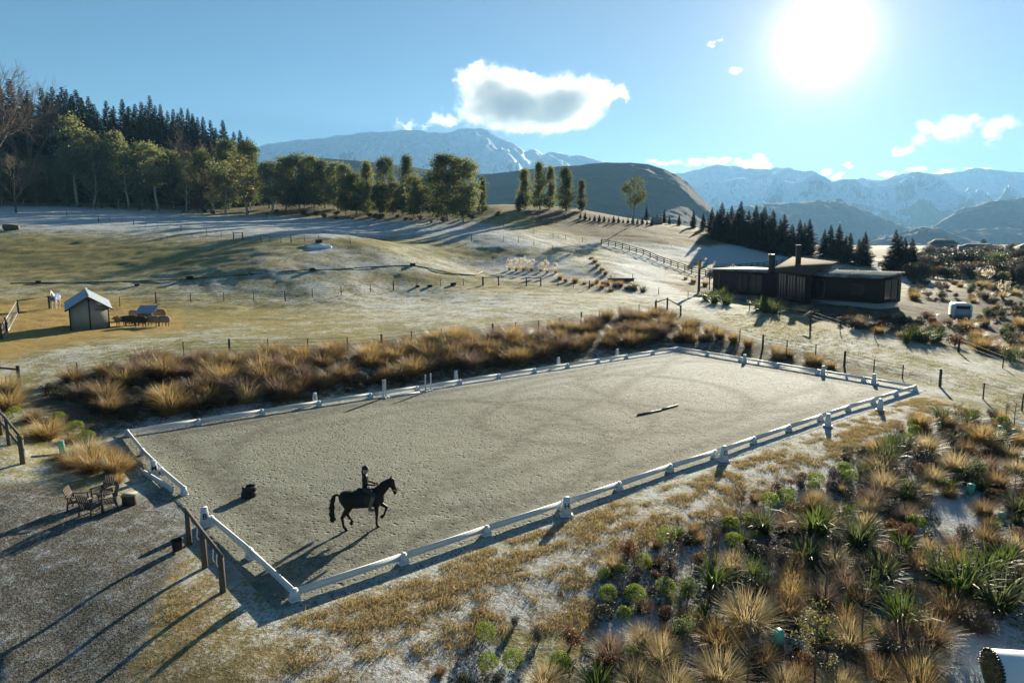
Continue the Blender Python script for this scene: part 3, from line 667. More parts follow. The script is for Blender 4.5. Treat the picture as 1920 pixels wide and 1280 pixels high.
if CLOUDS:
    cloud('big white cloud with a dark grey heart hanging over the left snowy mountain', [(925,165,75,42),(965,195,110,55),(1060,190,95,50),(1030,215,105,38),(880,150,30,28),(900,205,50,38),(1115,174,48,26),(1150,176,40,20),(1178,178,24,13),(830,228,56,18),(770,235,50,11),(960,235,60,20)], 9400, 3.6, soft=1.0)
    cloud('long white cloud bank lying on the ridge right of the dark hill', [(1250,305,40,10),(1300,304,40,11),(1350,302,40,10),(1425,301,34,16),(1390,304,26,10)], 8900, .55, ero=2.1, nscale=.5)
    cloud('largest white cloud near the right edge above the snowy range', [(1740,250,34,24),(1785,240,46,26),(1840,235,50,20),(1895,230,44,15),(1862,262,20,16),(1715,258,22,14)], 9000, .55, ero=2.1, nscale=.5)
    cloud('small round white cloud below and left of the largest right-hand cloud', [(1692,282,24,17),(1678,278,14,10)], 9000, .55, ero=2.1, nscale=.5)
    cloud('flat white cloud strip behind the rightmost snowy ridge', [(1665,327,30,7),(1710,318,34,11),(1770,322,40,7),(1820,318,36,6)], 8800, .5, ero=2.1, nscale=.5)
    cloud('low white cloud in the saddle of the snowy range', [(1555,324,20,8),(1575,330,24,9)], 8800, .5, ero=2.1, nscale=.5)
    cloud('tiny white cloud puff just above the saddle of the snowy range', [(1596,309,14,7)], 8900, .4, ero=2.1, nscale=.5)
    cloud('small wispy cloud left of the sun glare, the higher one', [(1335,84,13,7),(1348,76,10,7)], 9200, .35, ero=2.3, nscale=.5)
    cloud('small wispy cloud left of the sun glare, the lower one', [(1378,133,20,9)], 9200, .35, ero=2.3, nscale=.5)
_T=['twenty','thirty','forty','fifty']; _U=['first','second','third','fourth','fifth','sixth','seventh','eighth','ninth']
ORD = ['first','second','third','fourth','fifth','sixth','seventh','eighth','ninth','tenth','eleventh','twelfth','thirteenth','fourteenth','fifteenth','sixteenth','seventeenth','eighteenth','nineteenth','twentieth'] + [f'{a}-{u}' for a in _T for u in _U]
def face_cam(p): return math.atan2(p[0], -p[1]) * -1 if False else math.atan2(-p[0], p[1])   # yaw that turns a -Y front towards the camera
# ------------------------------------------------------------------ white rails round the arena
def board(a, b, label, group='white boards around the riding arena', z=.0):
    a = np.array(a); b = np.array(b); mid = (a + b) / 2; t = b - a; L = np.linalg.norm(t[:2]); yaw = math.atan2(t[1], t[0])
    t_ = thing('arena_rail', label, 'rail', (mid[0], mid[1], z), yaw, group)
    V = MB().box((0, 0, .222), (L - .03, .035, .15)).box((0, 0, .305), (L - .03, .055, .018)); V.build('board', M['white_board'], t_)
    MB().box((0, 0, .132), (L - .03, .05, .016)).build('bottom_lip', M['white_board'], t_)
    return t_
_blk = None
def block(p, yaw, label):
    global _blk
    if _blk is None:
        _blk = MB().frus((0, 0, 0), (.30, .26), (.26, .22), .06).frus((0, 0, .06), (.25, .21), (.16, .13), .24).box((0, 0, .31), (.13, .10, .02)).build('rail_support', M['white_block']); o = _blk
    else: o = _blk.copy(); COL.objects.link(o)
    o.location = (p[0], p[1], 0); o.rotation_euler = (0, 0, yaw)
    return tag(o, label, 'rail support', 'white plastic blocks holding the arena boards')
NEARPX = [(553,1125),(757,1056),(912,1003),(1055,955),(1160,918),(1256,884),(1340,857),(1413,831),(1479,808),(1538,788),(1590,770),(1637,756),(1680,742),(1716,731)]
NEARP = [at_z(*p, 0) for p in NEARPX]
def lerp(a, b, t): return a + (b - a) * t
FARP = [lerp(C4[3], C4[2], i / 13) for i in range(14)]
RIGHTP = [lerp(C4[1], C4[2], i / 6) for i in range(7)]
LEFT1 = [at_z(*p, 0) for p in ((240,817),(268,853),(304,890),(346,927))]
LEFT2 = [at_z(*p, 0) for p in ((398,984),(470,1046),(553,1125))]
def run(pts, what, corner, skip_first=False, skip_last=False, blocks=True):
    d = pts[-1] - pts[0]; yaw = math.atan2(d[1], d[0])
    for i in range(len(pts) - 1): board(pts[i], pts[i+1], f'white board, {ORD[i]} from the {corner} on the {what}')
    for i, p in enumerate(pts):
        if (i == 0 and skip_first) or (i == len(pts) - 1 and skip_last): continue
        block(p, yaw, f'white block, {ORD[i]} from the {corner} on the {what}')
run(NEARP, 'near long side', 'nearest corner')
run(FARP, 'long side under the bank', 'left corner')
run(RIGHTP, 'far short side', 'right corner', True, True)
run(LEFT1, 'short side by the M marker', 'left corner', True)
run(LEFT2[::-1], 'short side by the hitching rail', 'nearest corner', True)
a, b = at_z(270, 890, 0), at_z(326, 924, 0); board(a, b, 'loose white board lying on the ground below the M marker', z=-.10)

def text_mesh(ch, size, depth=.004):
    cu = bpy.data.curves.new('letter', 'FONT'); cu.body = ch; cu.size = size; cu.extrude = depth; cu.align_x = 'CENTER'; cu.align_y = 'CENTER'; cu.offset = size * .012
    o = bpy.data.objects.new('letter', cu); COL.objects.link(o); bpy.context.view_layer.update()
    me = bpy.data.meshes.new_from_object(o.evaluated_get(bpy.context.evaluated_depsgraph_get())); bpy.data.objects.remove(o); bpy.data.curves.remove(cu)
    me.name = 'letter'; me.materials.clear(); me.materials.append(M['black']); return me
def marker(px, py, ch, label, yaw=None, h=.62):
    p = at_z(px, py, 0); yw = face_cam(p) if yaw is None else yaw
    t = thing('letter_marker', label, 'arena marker', (p[0], p[1], 0), yw, 'white markers around the arena')
    MB().box((0, 0, .02), (.44, .36, .04)).frus((0, 0, .04), (.32, .26), (.19, .15), h - .04).build('cone_body', M['white_block'], t)
    MB().box((0, 0, h + .012), (.18, .12, .024)).build('cap', M['white_block'], t)
    if ch:
        o = bpy.data.objects.new('letter', text_mesh(ch, .26)); COL.objects.link(o); o.parent = t
        sl_ = math.atan2(.06, h - .04); o.location = (0, -.108 - .006, .36); o.rotation_euler = (PI/2 - sl_, 0, 0)
    return t
marker(290, 893, 'M', 'white marker with a black letter M at the left end of the yard side')
marker(385, 986, 'B', 'white marker with a black letter B beside the hitching rail')
marker(591, 757, 'E', 'white marker with a black letter E in front of the tussock bank')
marker(1062, 966, 'H', 'white marker with a black letter H on the near long side', .1)
marker(1357, 864, 'C', 'white marker with a black letter C on the near long side', .3)
marker(1552, 799, None, 'blank looking white marker right of the letter C marker on the near side')
marker(1650, 769, None, 'white marker closest to the right corner on the near long side')
marker(855, 713, None, 'white marker just right of the pair of jump stands')
marker(1047, 686, None, 'white marker midway along the far side between jump stands and far corner')
marker(1157, 669, None, 'white marker nearest the far corner on the bank side')
marker(1396, 680, None, 'white marker on the far short side, the one nearer the far corner')
marker(1543, 703, None, 'white marker in the middle of the far short side near a fence post')
marker(1638, 719, None, 'white marker on the far short side nearest the right corner')

def jump_stand(px, py, label, h=1.05, two=True):
    p = at_z(px, py, 0); t = thing('jump_stand', label, 'jump stand', (p[0], p[1], 0), face_cam(p) + .25, 'white show jump stands')
    for s in ((-.07, .07) if two else (0,)):
        MB().box((s, 0, h / 2 + .05), (.075, .075, h)).build('upright', M['white_block'], t)
    MB().box((0, 0, .04), (.62, .09, .08)).box((0, .17, .035), (.09, .27, .07)).box((0, -.17, .035), (.09, .27, .07)).build('foot', M['white_block'], t)
    return t
jump_stand(721, 746, 'white double jump stand standing alone by the arena boards left of the pair')
jump_stand(798, 734, 'left stand of the white pair of jump stands by the far boards', 1.0, False)
jump_stand(808, 731, 'right stand of the white pair of jump stands by the far boards', 1.0, False)
def pole(a, b, label, mat=M['white_block'], r=.05):
    a = at_z(*a, .06); b = at_z(*b, .06); m_ = (a + b) / 2; MB_ = MB().tube([a - m_, b - m_], r, 10)
    return tag(MB_.build('ground_pole', mat, loc=m_, smooth=False), label, 'jump pole', 'poles lying on the arena')
pole((733, 744), (786, 735), 'white jump pole on the sand between the jump stands')
M['pole'] = simple('blue_grey_pole', (.05, .065, .08), .6, .15)
pole((1195, 778), (1240, 768), 'dull blue grey pole lying in the arena, its left end nearer', M['pole'], .05)
pole((1226, 771), (1271, 759), 'dull blue grey pole lying in the arena, overlapping the other from behind', M['pole'], .05)

# tyres
p = at_z(467, 931, 0)
for i, (dx, z, r, lb) in enumerate(((0, 0, .27, 'lower black tyre of the pile standing inside the arena'), (.03, .2, .255, 'upper black tyre of the pile standing inside the arena'))):
    t = thing('tyre', lb, 'tyre', (p[0] + dx, p[1], z), .3 * i, 'tyres piled inside the arena')
    prof = [(r*.62, .03), (r*.8, .0), (r*.95, .02), (r, .06), (r, .16), (r*.95, .2), (r*.8, .215), (r*.62, .19), (r*.60, .11), (r*.62, .03)]
    MB().lathe(prof, 28).build('tread', M['rubber'], t, smooth=True)
    MB().lathe([(.0, .10), (r*.6, .10), (r*.6, .13), (.0, .13)], 24).build('inner_fill', M['rubber'], t)

# hitching rail, bucket
hp = [at_z(355, 1016, .04), at_z(384, 1060, .03), at_z(418, 1107, .0)]
hh = [span(hp[0], 958), span(hp[1], 998), span(hp[2], 1042)]
t = thing('hitching_rail', 'weathered timber hitching rail on three posts beside the gravel yard', 'hitching rail', hp[1])
for q, h in zip(hp, hh): MB().tube([q - hp[1] - (0, 0, .2), q - hp[1] + (0, 0, h)], [.085, .075], 10).build('post', M['wood'], t)
tops = [q - hp[1] + np.array([0, 0, h + .03]) for q, h in zip(hp, hh)]
e0 = (tops[0] - tops[1]) * .06; e1 = (tops[2] - tops[1]) * .06
MB().tube([tops[0] + e0, tops[1], tops[2] + e1], .052, 10).build('top_rail', M['wood'], t)
for f, g in ((.45, 0), (.6, 1), (.4, 1)):
    a = lerp(tops[g], tops[g+1], f); MB().tube([a + (.08, -.02, .02), a + (.1, -.03, -.25), a + (.07, -.03, -.5), a + (.11, -.02, -.62)], .012, 5).build('tie_rope', M['white_block'], t)
p = at_z(333, 1030, .03); t = thing('bucket', 'black bucket standing on the gravel by the hitching rail', 'bucket', p)
MB().lathe([(.0, .01), (.13, .01), (.165, .30), (.175, .31), (.155, .30), (.125, .03), (0, .03)], 22).build('pail', M['rubber'], t, smooth=True)
MB().tube([(-.165, 0, .29), (-.14, .07, .36), (0, .12, .39), (.14, .07, .36), (.165, 0, .29)], .008, 5).build('handle', M['wire'], t)

# garden chairs and block
def chair(px, py, yaw, label, w=.62, h=1.0):
    p = hit(px, py); t = thing('garden_chair', label, 'chair', p, yaw, 'weathered wooden chairs by the yard', .78)
    for k in range(5): pass
    sb = MB()
    for k in range(6): sb.beam((-w/2, -.28 + k * .105, .40 - k * .012), (w/2, -.28 + k * .105, .40 - k * .012), .085, .022)
    sb.build('seat', M['wood'], t)
    bb_ = MB()
    for k in range(6): bb_.beam((-w/2 + .05 + k * (w - .1) / 5, .26, .36), (-w/2 + .04 + k * (w - .08) / 5, .46, h + .05 * math.sin(PI * (k + .5) / 6)), .075, .02, (0, 1, 0))
    bb_.beam((-w/2, .36, .68), (w/2, .36, .68), .03, .07); bb_.build('backrest', M['wood'], t)
    for s in (-1, 1):
        MB().beam((s * w/2, -.30, 0), (s * w/2, -.28, .60), .06, .05).build('leg', M['wood'], t)
        MB().beam((s * w/2, .36, 0), (s * w/2, .26, .60), .06, .05).build('leg', M['wood'], t)
        MB().beam((s * (w/2 + .01), -.36, .62), (s * (w/2 + .01), .34, .615), .1, .025).build('armrest', M['wood'], t)
    return t
chair(148, 953, PI/2 + .2, 'wooden garden chair at the left of the group, turned to the right')
chair(172, 965, 2.9, 'wooden garden chair nearest the camera with its back to the yard')
chair(203, 955, -.9, 'wooden garden chair on the right of the group beside the timber block', .68, 1.1)
chair(193, 938, -.3, 'wooden garden chair at the back of the group by the tussocks', .6, 1.0)
p = hit(244, 945); t = thing('timber_block', 'squat cut timber block used as a table beside the chairs', 'wood block', p, .2)
MB().box((0, 0, .17), (.40, .34, .34)).build('base_block', M['darkwood'], t); MB().box((0, 0, .365), (.44, .38, .05)).build('cut_top', M['palewood'], t)

# ------------------------------------------------------------------ tree sleeves (plastic guards)
def guard(px, py, hpx, label, tilt=(0, 0), w=.17):
    p = hit(px, py); h = span(p, py - hpx) / max(.3, math.cos(tilt[0]) * math.cos(tilt[1]))
    t = thing('plant_guard', label, 'plant guard', p, R.uniform(0, 1), 'green plastic plant guards'); t.rotation_euler = (tilt[0], tilt[1], R.uniform(-.2, .4))
    MB().prism([(-w/2, -w/2), (w/2, -w/2), (w*.45, w/2), (-w*.45, w/2)], 0, h).build('sleeve', M['guard'], t)
    MB().tube([(w*.62, 0, -.1), (w*.62, 0, h + .06)], .012, 5).build('stake', M['palewood'], t)
guard(119, 851, 25, 'green plant guard left of the golden tussocks near the fence', (0, -.1), .2)
guard(205, 886, 24, 'tilted green plant guard in front of the golden tussocks by the chairs', (.1, -.35), .2)
guard(1459, 1216, 36, 'green plant guard among tussocks in the lower right bed', (0, 0), .18)
guard(1818, 927, 20, 'green plant guard on the frosty patch in the right bed', (0, .1), .2)
guard(1877, 974, 14, 'pale green plant guard right of the frosty patch')
guard(1875, 810, 12, 'left of two green plant guards at the far right end of the bed')
guard(1901, 818, 14, 'right of two green plant guards at the far right end of the bed')
guard(1762, 802, 11, 'green plant guard between tussocks near the right arena corner')
guard(1779, 812, 8, 'small pale plant guard beside the tussocks near the right arena corner')

# ------------------------------------------------------------------ fences
def wire_fence(label, posts, nw=4, cat='fence', rp=.045, rs=.085, mat='darkwood', d=None, wr=.009, name='wire_fence', sag=0):
    """posts: (px, base y, height m, strainer?)"""
    P = [np.array(hit(a, b)) if not isinstance(b, tuple) else np.array(at(a, b[0])) for a, b, h, s in posts]
    t = thing(name, label, cat, P[0]); o = P[0]
    for q, (a, b, h, s) in zip(P, posts):
        r = rs if s else rp
        MB().tube([q - o - (0, 0, .15), q - o + (0, 0, h)], [r, r * .95], 8 if s else 6).build('post', M[mat], t)
    hs = [min(1.05, pp[2] * .95) for pp in posts]
    for k in range(nw):
        f = (k + 1) / nw; m = MB()
        for i in range(len(P) - 1):
            n = max(2, int(np.linalg.norm(P[i+1] - P[i]) / 3)); pts = []
            for j in range(n + 1):
                u = j / n; x, y = lerp(P[i][:2], P[i+1][:2], u); za = lerp(P[i][2] + hs[i] * f, P[i+1][2] + hs[i+1] * f, u)
                pts.append((x - o[0], y - o[1], max(za, gz(x, y) + .1 * f) - o[2]))
            m.tube(pts, wr, 4, False)
        m.build('wire', M['wire'], t)
    return t, P
def rail_on(t, pairs, r=.05, mat='darkwood', name='rail'):
    o = np.array(t.location)
    for a, b in pairs: MB().tube([a - o, b - o], r, 8).build(name, M[mat], t)
wire_fence('wire and post fence along the top of the tussock bank behind the arena', [(146,705,.8,0),(255,685,1.0,0),(345,668,1.0,0),(431,664,1.05,1),(503,662,1.0,0),(578,661,1.0,0),(652,658,1.0,0),(716,653,1.05,1),(772,645,1.0,0),(828,640,1.0,0),(876,638,1.0,0),(924,630,1.05,1),(967,626,1.0,0),(1010,622,1.0,0),(1050,616,1.0,0),(1090,608,1.15,1),(1124,601,1.0,0),(1162,594,1.0,0),(1198,588,1.0,0),(1230,583,1.2,1)])
def frame_set(label, pts, rail=(0, 1), second=None, cat='fence'):
    P = [np.array(hit(a, b)) for a, b, h in pts]; t = thing('rail_fence', label, cat, P[0]); o = P[0]
    for q, (a, b, h) in zip(P, pts): MB().tube([q - o - (0, 0, .15), q - o + (0, 0, h)], .095, 8).build('post', M['darkwood'], t)
    for i in range(len(P) - 1):
        for f in ((.9,) if second is None else second):
            MB().tube([P[i] - o + (0, 0, pts[i][2] * f), P[i+1] - o + (0, 0, pts[i+1][2] * f)], .06, 6).build('rail', M['darkwood'], t)
    return t
frame_set('timber corner brace of three posts on top of the tussock bank', [(1229,584,1.1),(1251,581,1.35),(1276,592,1.1)])
wire_fence('wire fence stepping down beside the far short side of the arena', [(1310,622,.9,0),(1345,631,.9,0),(1387,637,.95,0),(1430,652,1.1,1),(1475,659,.95,0),(1529,668,.95,0),(1583,686,1.1,1),(1638,699,.95,0),(1692,710,.95,0),(1762,724,1.1,1),(1843,748,.95,0),(1916,770,.95,0),(1990,790,.95,0)])
wire_fence('wire fence across the middle of the sheep paddock', [(225,574,1.05,0),(293,568,1.25,1),(358,566,1.05,0),(420,564,1.05,0),(476,564,1.05,0),(535,564,1.2,1),(586,557,1.05,0),(640,553,1.05,0),(695,548,1.05,0),(738,544,1.25,1),(782,538,1.05,0),(826,537,1.05,0),(869,535,1.05,0),(905,534,1.2,1)])
frame_set('timber gate frame in the paddock fence, the left of two', [(906,535,1.25),(935,535,1.25)])
frame_set('timber gate frame in the paddock fence, the right of two', [(987,536,1.25),(1014,536,1.25)])
wire_fence('low wire fence running right from the two gate frames to the flax', [(1014,536,1.1,0),(1046,537,.95,0),(1075,539,.95,0),(1105,541,1.15,1),(1150,545,.9,0),(1190,548,.9,0),(1235,552,.9,0),(1290,559,.9,0)])
wire_fence('distant wire fence climbing the far field on the left', [(125,404,1.3,1),(185,416,1.25,1),(206,416,1,0),(228,418,1,0),(251,422,1.25,1),(273,424,1,0),(295,427,1,0),(340,434,1.25,1),(388,441,1.1,0),(415,444,1.1,0)], 2)
frame_set('dark timber fence corner of two posts and a rail in the far field', [(438,448,1.25),(455,449,1.3)])
wire_fence('distant wire fence right of the timber corner in the far field', [(455,449,1.1,0),(490,453,1.2,1),(507,454,1,0),(527,456,1,0),(546,455,1.2,1),(571,453,1,0),(598,452,1,0),(657,458,1.2,0)], 2)
wire_fence('dark boundary fence along the foot of the wood', [(20+i*40, 386+i*1.95 if i < 15 else 414, 1.1, i % 4 == 0) for i in range(22)], 3, wr=.02)
wire_fence('wire fence beside the frosty lane under the brown hill', [(884,452,1.2,1),(905,416,1.1,0),(944,425,1.1,0),(972,432,1.1,0),(1000,438,1.1,0),(1037,447,1.1,0),(1060,449,1.1,0),(1092,455,1.1,0),(1127,461,1.2,1)][1:], 3)
wire_fence('row of short posts and wire across the hummock below the lane', [(884,452,1.3,1),(944,452,1.0,0),(972,455,1.0,0),(1001,460,1.0,0),(1036,470,1.0,0),(1080,474,1.0,0)], 2)
wire_fence('thin wire fence along the garden edge in front of the house', [(1405,582,.9,0),(1462,592,.9,0),(1520,604,1.1,1),(1575,620,.9,0),(1640,634,.9,0),(1700,646,.9,0),(1797,660,1.1,1),(1880,690,.9,0)], 3)
def post_rail(label, pts, h=1.15, rails=(.95, .62, .3), pr=.07):
    P = [np.array(at(a, d)) for a, d in pts]; t = thing('post_and_rail_fence', label, 'fence', P[0]); o = P[0]
    for q in P: MB().beam(q - o - (0, 0, .2), q - o + (0, 0, h), .14, .14, (0, 1, 0)).build('post', M['darkwood'], t)
    for i in range(len(P) - 1):
        for f in rails: MB().beam(P[i] - o + (0, .08, h * f), P[i+1] - o + (0, .08, h * f), .05, .13).build('rail', M['darkwood'], t)
xs = np.linspace(1128, 1336, 17); post_rail('dark post and rail fence curving down the snowy slope left of the house', [(x, np.interp(x, [1128,1170,1200,1240,1300,1336], [152,147,142,134,124,120])) for x in xs])
xs = np.linspace(1340, 1490, 14); post_rail('dark post and rail fence on the slope behind the left wing of the house', [(x, np.interp(x, [1340,1400,1490], [124,134,150])) for x in xs])
xs = np.linspace(1535, 1800, 20); post_rail('dark post and rail fence on the slope right of the bronze roof', [(x, np.interp(x, [1535,1600,1700,1800], [152,150,138,122])) for x in xs])
# near left fences
def near_fence(label, pts, h, rails, mat='wood'):
    P = [np.array(hit(a, b)) for a, b in pts]; t = thing('rail_fence', label, 'fence', P[-1]); o = P[-1]
    for i, q in enumerate(P): MB().tube([q - o - (0, 0, .2), q - o + (0, 0, h)], .10 if i == len(P)-1 else .075, 9).build('post', M[mat], t)
    for f in rails:
        for i in range(len(P) - 1): MB().tube([P[i] - o + (.09, -.03, h * f), P[i+1] - o + (.09, -.03, h * f)], .055, 7).build('rail', M[mat], t)
near_fence('weathered two rail fence at the left edge beside the gravel drive', [(-14,798),(2,815),(17,834),(43,869)], 1.15, (.9, .5))
near_fence('dark single rail fence at the left edge behind the golden tussock', [(-20,716),(37,722)], 1.1, (.8,), 'darkwood')
near_fence('dark timber rail fence under the white horse', [(35,587),(93,578)], 1.35, (.95,), 'darkwood')
p0, p1 = np.array(hit(9, 634)), np.array(hit(33, 588)); t = thing('mesh_gate', 'grey mesh gate standing open at the left edge by the shed', 'gate', p0)
MB().tube([(0, 0, .1), (0, 0, 1.2), p1 - p0 + (0, 0, 1.2), p1 - p0 + (0, 0, .1), (0, 0, .1)], .03, 6).build('gate_frame', M['tin'], t)
g = MB()
for k in range(1, 9): g.tube([(0, 0, .1 + k * .12), p1 - p0 + (0, 0, .1 + k * .12)], .009, 4)
for k in range(1, 14): g.tube([(p1 - p0) * k / 14 + (0, 0, .1), (p1 - p0) * k / 14 + (0, 0, 1.2)], .007, 4)
g.build('gate_mesh', M['wire'], t)
near_fence('pair of thick dark gate posts at the left edge in front of the shed', [(3,636),(13,624)], 1.3, (.9,), 'darkwood')

# ------------------------------------------------------------------ shed, feeder
def shed():
    p = hit(170, 618); s = p[1] / FOC; t = thing('field_shelter', 'small grey field shelter with a blue tin gable roof', 'shed', p, face_cam(p) + .10); t.rotation_euler = (.075, 0, face_cam(p) + .02)
    w, L, he, hr = 64 * s, 4.6, 41 * s, 62 * s
    fw = MB(); V = [(-w/2, 0, -.1), (w/2, 0, -.1), (w/2, 0, he), (0, 0, hr), (-w/2, 0, he)]
    for nm, y in (('front_wall', 0.0), ('back_wall', L)):
        v = [(x, y, z) for x, _, z in V] + [(x, y + .05, z) for x, _, z in V]
        b = MB().add(v, [[0,1,6,5],[1,2,7,6],[2,3,8,7],[3,4,9,8],[4,0,5,9],[0,4,2,1],[5,6,7,9]], [[2,4,3],[7,8,9]]); b.build(nm, M['ply'], t)
    for sx in (-1, 1): MB().box((sx * (w/2 - .025), L/2 + .03, he/2 - .05), (.05, L - .08, he + .08)).build('side_wall', M['ply'], t)
    MB().box((.02, -.03, hr * .48), (.10, .05, hr * .93)).build('centre_post', M['plydark'], t)
    for sx in (-1, 1): MB().box((sx * (w/2 - .04), -.025, he/2), (.1, .05, he)).build('corner_batten', M['plydark'], t)
    MB().box((w * .28, -.02, he * .92), (w * .24, .035, .06)).build('latch_board', M['plydark'], t)
    for sx in (-1, 1):
        ex = sx * (w/2 + .28); ez = he - .28 * (hr - he) / (w/2) + .10; n = 26; Vv = []; Qq = []
        for i in range(n * 2 + 1):
            y = -.35 + (L + .7) * i / (n * 2); dz = .03 * (i % 2)
            Vv += [(0, y, hr + .10 + dz), (ex, y, ez + dz)]
        Qq = [[2*i, 2*i+1, 2*i+3, 2*i+2] for i in range(n * 2)]
        MB().add(Vv, Qq).build('roof_sheet', M['tin'], t)
    MB().beam((0, -.36, hr + .16), (0, L + .36, hr + .16), .22, .04).build('ridge_cap', M['tin'], t)
    for sx in (-1, 1): MB().beam((0, -.33, hr + .04), (sx * (w/2 + .28), -.33, he - .28 * (hr - he) / (w/2) + .04), .03, .12).build('barge_board', M['plydark'], t)
shed()
p = hit(277, 606); t = thing('hay_feeder', 'hay feeder with a tilted corrugated tin lid among the sheep', 'hay feeder', p, .1); s = p[1] / FOC
for x, y in ((-.55,-.45),(.55,-.45),(-.55,.45),(.55,.45)): MB().beam((x, y, 0), (x, y, 1.0 if y < 0 else 1.45), .07, .07, (0, 1, 0)).build('leg', M['darkwood'], t)
MB().box((0, 0, .55), (1.3, 1.0, .06)).box((0, -.48, .75), (1.3, .04, .08)).box((0, .48, .75), (1.3, .04, .08)).build('rack', M['darkwood'], t)
V, Q = leaves(shell(500, (.55, .42, .28), zmin=-.6)[0] + (0, 0, .78), .28, asp=.12); mk('hay_bale', V, Q, M['hay'], t)
Vv = []
for i in range(41): Vv += [(-.82 + 1.64 * i / 40, -.72, .98 + .025 * (i % 2)), (-.82 + 1.64 * i / 40, .72, 1.58 + .025 * (i % 2))]
MB().add(Vv, [[2*i, 2*i+2, 2*i+3, 2*i+1] for i in range(40)]).build('tin_lid', M['tin'], t)

# ------------------------------------------------------------------ house
def house():
    z0 = 2.2
    def P(px, py, z): return at_z(px, py, z)
    o = P(1650, 576, 2.2); o = np.array([o[0], o[1], z0])
    t = thing('house', 'long low dark timber house with bronze and frosted metal roofs', 'house', o)
    c0 = at_depth(1650, 524, 73.0)[:2]; d = np.array([-12., 19.]) / 22.47; pr_ = np.array([d[1], -d[0]])
    def L(u, v): return c0 + d * u + pr_ * v
    O2 = o[:2]
    def slab(name, mat, foot, za, zb, parent=t): return MB().prism([tuple(np.array(f) - O2) for f in foot], np.array(za) - z0 if np.ndim(za) else za - z0, np.array(zb) - z0 if np.ndim(zb) else zb - z0).build(name, mat, parent)
    # right wing
    w, ln = 4.3, 9.5; fr, bk = 5.2, 5.62
    foot = [L(0, 0), L(ln, 0), L(ln, w), L(0, w)][::-1]
    slab('wing_wall', M['cladding'], foot, 2.55, [bk, bk, fr, fr])
    slab('plinth', M['concrete'], [L(.15, .15), L(ln, .15), L(ln, w), L(.15, w)][::-1], 1.0, 2.54)
    rf = [L(-.2, -.25), L(ln, -.25), L(ln, w + .2), L(-.2, w + .2)][::-1]
    slab('wing_roof', M['frostroof'], rf, [bk + .03, bk + .03, fr + .0, fr + .0], [bk + .17, bk + .17, fr + .14, fr + .14])
    m = MB()
    for i in range(24):
        u = -.1 + (ln) * i / 23.5; a = np.array([*(L(u, -.2) - O2), fr + .17 - z0]); b = np.array([*(L(u, w + .15) - O2), bk + .20 - z0]); m.beam(a, b, .07, .06)
    m.build('roof_rib', M['frostroof'], t)
    def win(a, b, za, zb, n, out=.05, mull=1, off=(0, 0)):
        a = np.array(a) - O2; b = np.array(b) - O2; n = np.array(n) * out; A = np.array([*(a + n), 0]); B = np.array([*(b + n), 0]); f = MB()
        za -= z0; zb -= z0
        for p_, q_ in (((A, za), (A, zb)), ((B, za), (B, zb)), ((A, za), (B, za)), ((A, zb), (B, zb))): f.beam(p_[0] + (0, 0, p_[1]), q_[0] + (0, 0, q_[1]), .09, .09, (n[0] or .01, n[1], 0) if p_[0] is q_[0] else (0, 0, 1))
        for k in range(1, mull): f.beam(lerp(A, B, k / mull) + (0, 0, za), lerp(A, B, k / mull) + (0, 0, zb), .06, .06, (n[0] or .01, n[1], 0))
        fo = f.build('window', M['plydark'], t)
        g = MB(); nn = np.array([*(n * .2), 0]); g.add([A - nn + (0, 0, za), B - nn + (0, 0, za), B - nn + (0, 0, zb), A - nn + (0, 0, zb)], [[0, 1, 2, 3]]); g.build('pane', M['glass'], fo)
    nf = -pr_
    win(L(3.1, 0), L(1.7, 0), 3.3, 4.45, nf, mull=2)
    win(L(0, .9), L(0, w - .7), 2.9, 5.0, -d, mull=2)
    win(L(7.2, 0), L(6.3, 0), 2.7, 4.8, nf)
    # middle block under the bronze roof
    A_, B_, C_, D_ = np.array([33.45, 77., 5.35]), at_depth(1450, 506, 87), at_depth(1486, 484, 97), at_depth(1570, 494, 85)
    D_[2] = D_[2]; qs = [A_, D_, C_, B_]
    th = .22; V = [q - o for q in qs] + [q - o + (0, 0, th) for q in qs]
    MB().add(V, [[3,2,1,0],[4,5,6,7],[0,1,5,4],[1,2,6,5],[2,3,7,6],[3,0,4,7]]).build('main_roof', M['roof'], t)
    ctr = np.mean(qs, 0); ins = [q + (ctr - q) * np.array([.16, .16, 0]) for q in qs]
    def zr(xy):   # roof underside at a plan point (least squares plane)
        G = np.array([[q[0], q[1], 1] for q in qs]); return float(np.array([xy[0], xy[1], 1]) @ np.linalg.lstsq(G, np.array([q[2] for q in qs]), rcond=None)[0])
    ft = [q[:2] for q in ins]; slab('main_wall', M['cladding'], ft, 1.6, [zr(f) - .02 for f in ft])
    a, b = ft[0], ft[3]; e = (b - a) / np.linalg.norm(b - a); n = np.array([-e[1], e[0]]); n = n if n @ (-ctr[:2]) > 0 else -n
    for f0, f1 in ((.05, .33), (.36, .64), (.67, .95)): win(lerp(a, b, f0), lerp(a, b, f1), 2.35, min(zr(lerp(a, b, f0)), zr(lerp(a, b, f1))) - .35, n, .06, 3)
    a, b = ft[0], ft[1]; e = (b - a) / np.linalg.norm(b - a); n = np.array([e[1], -e[0]]); win(lerp(a, b, .1), lerp(a, b, .45), 2.5, 4.9, n, .06, 2)
    # left wing
    l0, l1 = at_depth(1336, 545, 101)[:2], at_depth(1446, 545, 90)[:2]; e = (l1 - l0) / np.linalg.norm(l1 - l0); n = np.array([-e[1], e[0]]); n = n if n @ l0 > 0 else -n
    ft = [l0, l1, l1 + n * 6, l0 + n * 6]; slab('wing_wall', M['cladding'], ft, 1.5, [5.15, 5.1, 5.25, 5.3])
